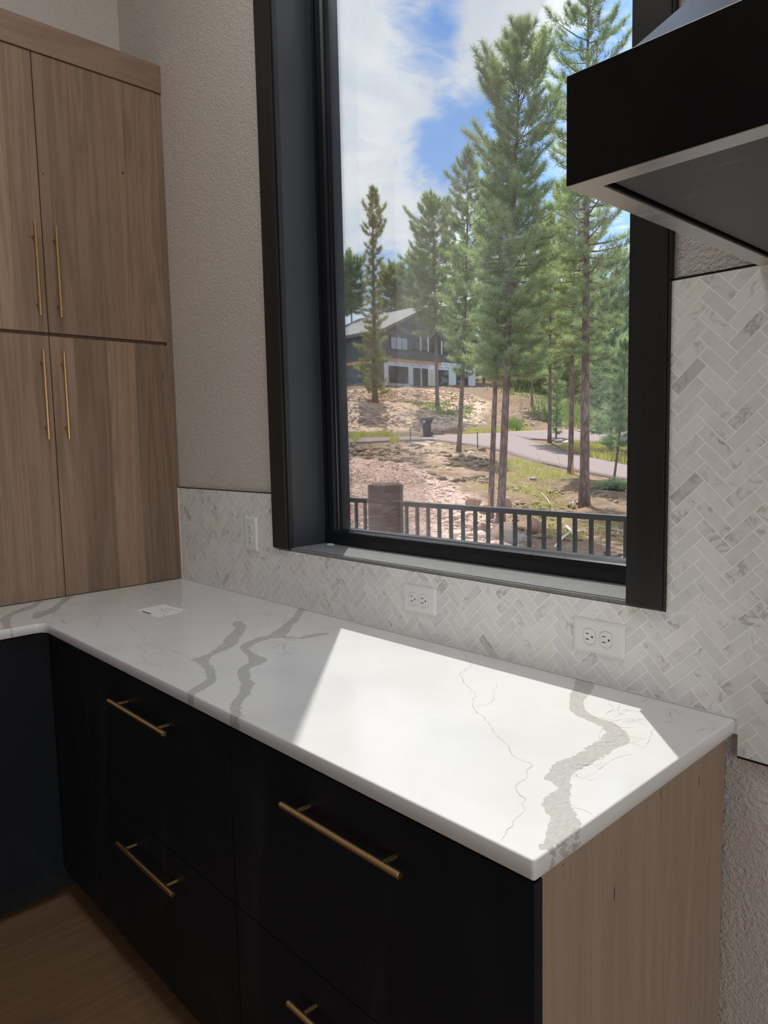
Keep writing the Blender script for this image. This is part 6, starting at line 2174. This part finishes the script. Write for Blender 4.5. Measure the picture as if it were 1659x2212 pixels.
MB().tube(TB(14, -11, 36), TB(14, 11, 36), 0.03).build('handle', M['bin'], tb)
for b in (-10, 10):
    MB().tube(TB(10, b - 1.5, 4), TB(10, b + 1.5, 4), 4.0 * S_, n=18).build('wheel', M['bin'], tb)
MB().tube(TB(10, -9, 4), TB(10, 9, 4), 0.02).build('axle', M['bin'], tb)
vs = [TB(-6.5 + 3.0 * math.cos(2 * PI * k / 16), -12.3, 31.0 + 3.6 * math.sin(2 * PI * k / 16)) for k in range(16)]
vs += [TB(-6.5 + 3.0 * math.cos(2 * PI * k / 16), -12.0, 31.0 + 3.6 * math.sin(2 * PI * k / 16)) for k in range(16)]
MB().add(vs, [tuple(range(16)), tuple(range(16, 32))] + [(k, (k + 1) % 16, 16 + (k + 1) % 16, 16 + k) for k in range(16)]).build('emblem', M['emblem'], tb)['label'] = 'round light grey emblem'
vs = [TB(a, b, c_) for b in (-9.8, -9.2) for a, c_ in ((-8, 1.5), (-6.4, 1.5), (-6.4, 6.5), (-8, 6.5))]
MB().add(vs, [(0, 1, 2, 3), (4, 5, 6, 7), (0, 1, 5, 4), (1, 2, 6, 5), (2, 3, 7, 6), (3, 0, 4, 7)]).build('reflector', M['red'], tb)

# ------------------------------------------------------------------ deck railing and timber post
YR = 2.54
RZ = 0.070
deck = MB()
deck.box(-6.0, 5.0, 0.215, 2.68, FLOOR - 0.30, FLOOR - 0.07)
dk = deck.build('deck', M['deck'], label='deck frame outside the window', cat='deck')
for k in range(16):
    yy = 0.22 + k * 0.152
    MB().box(-6.0, 5.0, yy, yy + 0.146, FLOOR - 0.07, FLOOR - 0.045, 0.003).build('deck_board', M['deck'], dk)
for k in range(5):
    MB().box(-5.8 + k * 2.6, -5.65 + k * 2.6, 2.35, 2.5, -3.2, FLOOR - 0.30).build('support_post', M['cedar'], dk)


def railing(x0, x1, xs, label, y=YR):
    t = empty('deck_railing', ((x0 + x1) / 2, y, FLOOR - 0.045), label, 'railing', 'metal deck railings')
    MB().box(x0, x1, y - 0.022, y + 0.022, RZ - 0.036, RZ, 0.004).build('top_rail', M['rail'], t)
    MB().box(x0, x1, y - 0.016, y + 0.016, FLOOR + 0.03, FLOOR + 0.062, 0.003).build('bottom_rail', M['rail'], t)
    for q in xs:
        MB().box(q - 0.0105, q + 0.0105, y - 0.0105, y + 0.0105, FLOOR + 0.062, RZ - 0.036).build('baluster', M['rail'], t)
    for q in (x0 + 0.03, x1 - 0.03):
        MB().box(q - 0.015, q + 0.015, y - 0.013, y + 0.013, FLOOR - 0.045, FLOOR + 0.03).build('foot', M['rail'], t)


yr2 = YR - 0.035
xr = [-1.238 + 0.1128 * k for k in range(46)]
railing(-1.385, 4.0, xr, 'black metal deck railing with square balusters running right from the timber post', YR - 0.03)
railing(-4.6, -1.722, [-1.735 - 0.1105 * k for k in range(26)], 'short stretch of black metal deck railing left of the timber post', YR - 0.03 + 0.02)
tp_ = empty('timber_post', (-1.61, 2.64, FLOOR - 0.045), 'thick reddish stained timber post standing in the deck railing', 'post')
MB().box(-1.716, -1.506, YR, YR + 0.21, FLOOR - 0.045, 0.185, 0.012).build('shaft', M['cedar'], tp_)
mb = MB()
z_ = 0.185
vs = [(-1.704, YR + 0.012, z_), (-1.518, YR + 0.012, z_), (-1.518, YR + 0.198, z_), (-1.704, YR + 0.198, z_), (-1.69, YR + 0.03, z_ + 0.012), (-1.53, YR + 0.03, z_ + 0.012), (-1.53, YR + 0.18, z_ + 0.012), (-1.69, YR + 0.18, z_ + 0.012)]
mb.add(vs, [(4, 5, 6, 7), (0, 1, 5, 4), (1, 2, 6, 5), (2, 3, 7, 6), (3, 0, 4, 7), (0, 3, 2, 1)])
mb.build('chamfered_top', M['cedar'], tp_)

# ------------------------------------------------------------------ the neighbour's house
hx, hy, hz = -42.893, 41.86, 5.39
hs = empty('house', (hx, hy, hz), 'charcoal-sided two-storey house under construction with white house wrap on its lower wall', 'house')
y1_ = 54.1
ridge, eave = 12.93, 10.30
yr_ = (hy + y1_) / 2
MB().box(hx - 9, hx, hy, y1_, 7.72, eave).build('upper_wall', M['siding'], hs)
MB().prism([(hy, eave), (y1_, eave), (yr_, ridge - 0.15)], 0, hx - 9, hx).build('gable', M['siding'], hs)
MB().box(hx - 9, hx - 0.02, hy, y1_, 5.75, 7.45).build('lower_side_wall', M['siding'], hs)
MB().box(hx - 9, hx, hy - 0.06, y1_, 4.2, 5.75).build('foundation', M['concrete'], hs)
MB().box(hx - 0.02, hx + 0.03, hy + 0.02, y1_ + 0.02, 5.40, 7.46).build('house_wrap', M['wrap'], hs)
MB().box(hx - 9, hx + 0.06, hy - 0.05, hy + 0.0, 7.45, 7.72).build('ledger_board', M['ledger'], hs)
MB().box(hx - 0.0, hx + 0.06, hy - 0.05, 49.2, 7.46, 7.72).build('ledger_board', M['ledger'], hs)
MB().box(hx + 0.0, hx + 0.04, 49.2, y1_, 7.46, 7.76).build('house_wrap', M['wrap'], hs)
# roof planes
ov = 0.55
sl = (ridge - eave) / (yr_ - hy)
for s_ in (-1, 1):
    e_y = yr_ + s_ * ((yr_ - hy) + ov)
    e_z = ridge - sl * ((yr_ - hy) + ov)
    vs = []
    for xx in (hx - 10, hx + 0.55):
        vs += [(xx, yr_, ridge + 0.02), (xx, e_y, e_z), (xx, e_y, e_z - 0.28), (xx, yr_, ridge - 0.26)]
    MB().add(vs, [(0, 1, 2, 3), (4, 5, 6, 7), (0, 1, 5, 4), (1, 2, 6, 5), (2, 3, 7, 6), (3, 0, 4, 7)]).build('roof', M['shingle'], hs)


def hwin(name, ya, yb2, za, zb2, zc=None, frame=0.06, glass_m='house_glass'):
    """window on the wall facing +x; zc: top height at yb2 (slanted head)"""
    zc = zb2 if zc is None else zc
    f = MB().prism([(ya - frame, za - frame), (yb2 + frame, za - frame), (yb2 + frame, zc + frame), (ya - frame, zb2 + frame)], 0, hx + 0.03, hx + 0.07).build(name, M['rail'], hs)
    MB().prism([(ya, za), (yb2, za), (yb2, zc), (ya, zb2)], 0, hx + 0.071, hx + 0.085).build('pane', M[glass_m], f)
    return f


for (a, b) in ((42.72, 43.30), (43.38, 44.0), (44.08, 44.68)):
    hwin('window', a, b, 8.55, 9.55, glass_m='sky_tint_glass')
for (a, b, t1, t2) in ((45.65, 46.3, 9.2, 9.5), (46.45, 47.25, 9.75, 10.05), (47.45, 48.2, 10.1, 10.25), (48.25, 49.1, 10.2, 9.95), (49.3, 50.05, 9.6, 9.3)):
    hwin('window', a, b, 8.68, t1, t2)
for (a, t1, lo_) in ((46.37, 9.85, 8.62), (47.36, 10.25, 8.58), (49.2, 9.7, 8.5)):
    MB().box(hx + 0.03, hx + 0.12, a - 0.06, a + 0.06, lo_, t1).build('white_post', M['plastic'], hs)
hwin('window', 42.45, 44.72, 5.68, 7.02)
w_ = [q for q in ()]
MB().box(hx + 0.086, hx + 0.10, 43.16, 43.22, 5.68, 7.02).build('mullion', M['rail'], hs)
hwin('window', 45.50, 46.28, 5.45, 7.0)
hwin('window', 46.52, 47.28, 5.45, 7.0)
for a in (46.38, 47.38):
    MB().box(hx + 0.03, hx + 0.12, a - 0.07, a + 0.07, 5.45, 7.02).build('white_post', M['plastic'], hs)
f = MB().box(hx + 0.03, hx + 0.07, 47.5, 48.15, 5.45, 6.98).build('door', M['cream'], hs)
hwin('window', 48.72, 50.1, 5.6, 7.0)
hwin('window', 51.35, 52.95, 5.5, 7.02)
mb = MB()
marks = [(q, 7.30 + 0.0 * q) for q in (43.3, 44.25, 45.15, 46.1, 47.1, 48.9, 49.9, 50.8, 51.8, 53.2)] + [(q, 7.60) for q in (49.6, 50.5, 51.4, 53.2)] + [(q, 5.52) for q in (42.3, 42.9, 43.9, 45.1)]
for (yy, zz) in marks:
    rr = 0.095
    vs = []
    k = 10
    for i in range(k):
        a = 2 * PI * i / k
        vs += [(hx + 0.045, yy + rr * math.cos(a), zz + rr * math.sin(a)), (hx + 0.045, yy + rr * 0.55 * math.cos(a), zz + rr * 0.55 * math.sin(a))]
    mb.add(vs, [(2 * i, (2 * i + 2) % (2 * k), (2 * i + 3) % (2 * k), 2 * i + 1) for i in range(k - 2)])
    mb.box(hx + 0.043, hx + 0.046, yy + 0.13, yy + 0.46, zz - 0.045, zz + 0.01)
mb.build('wrap_print', M['blueprint'], hs, kind='stuff')
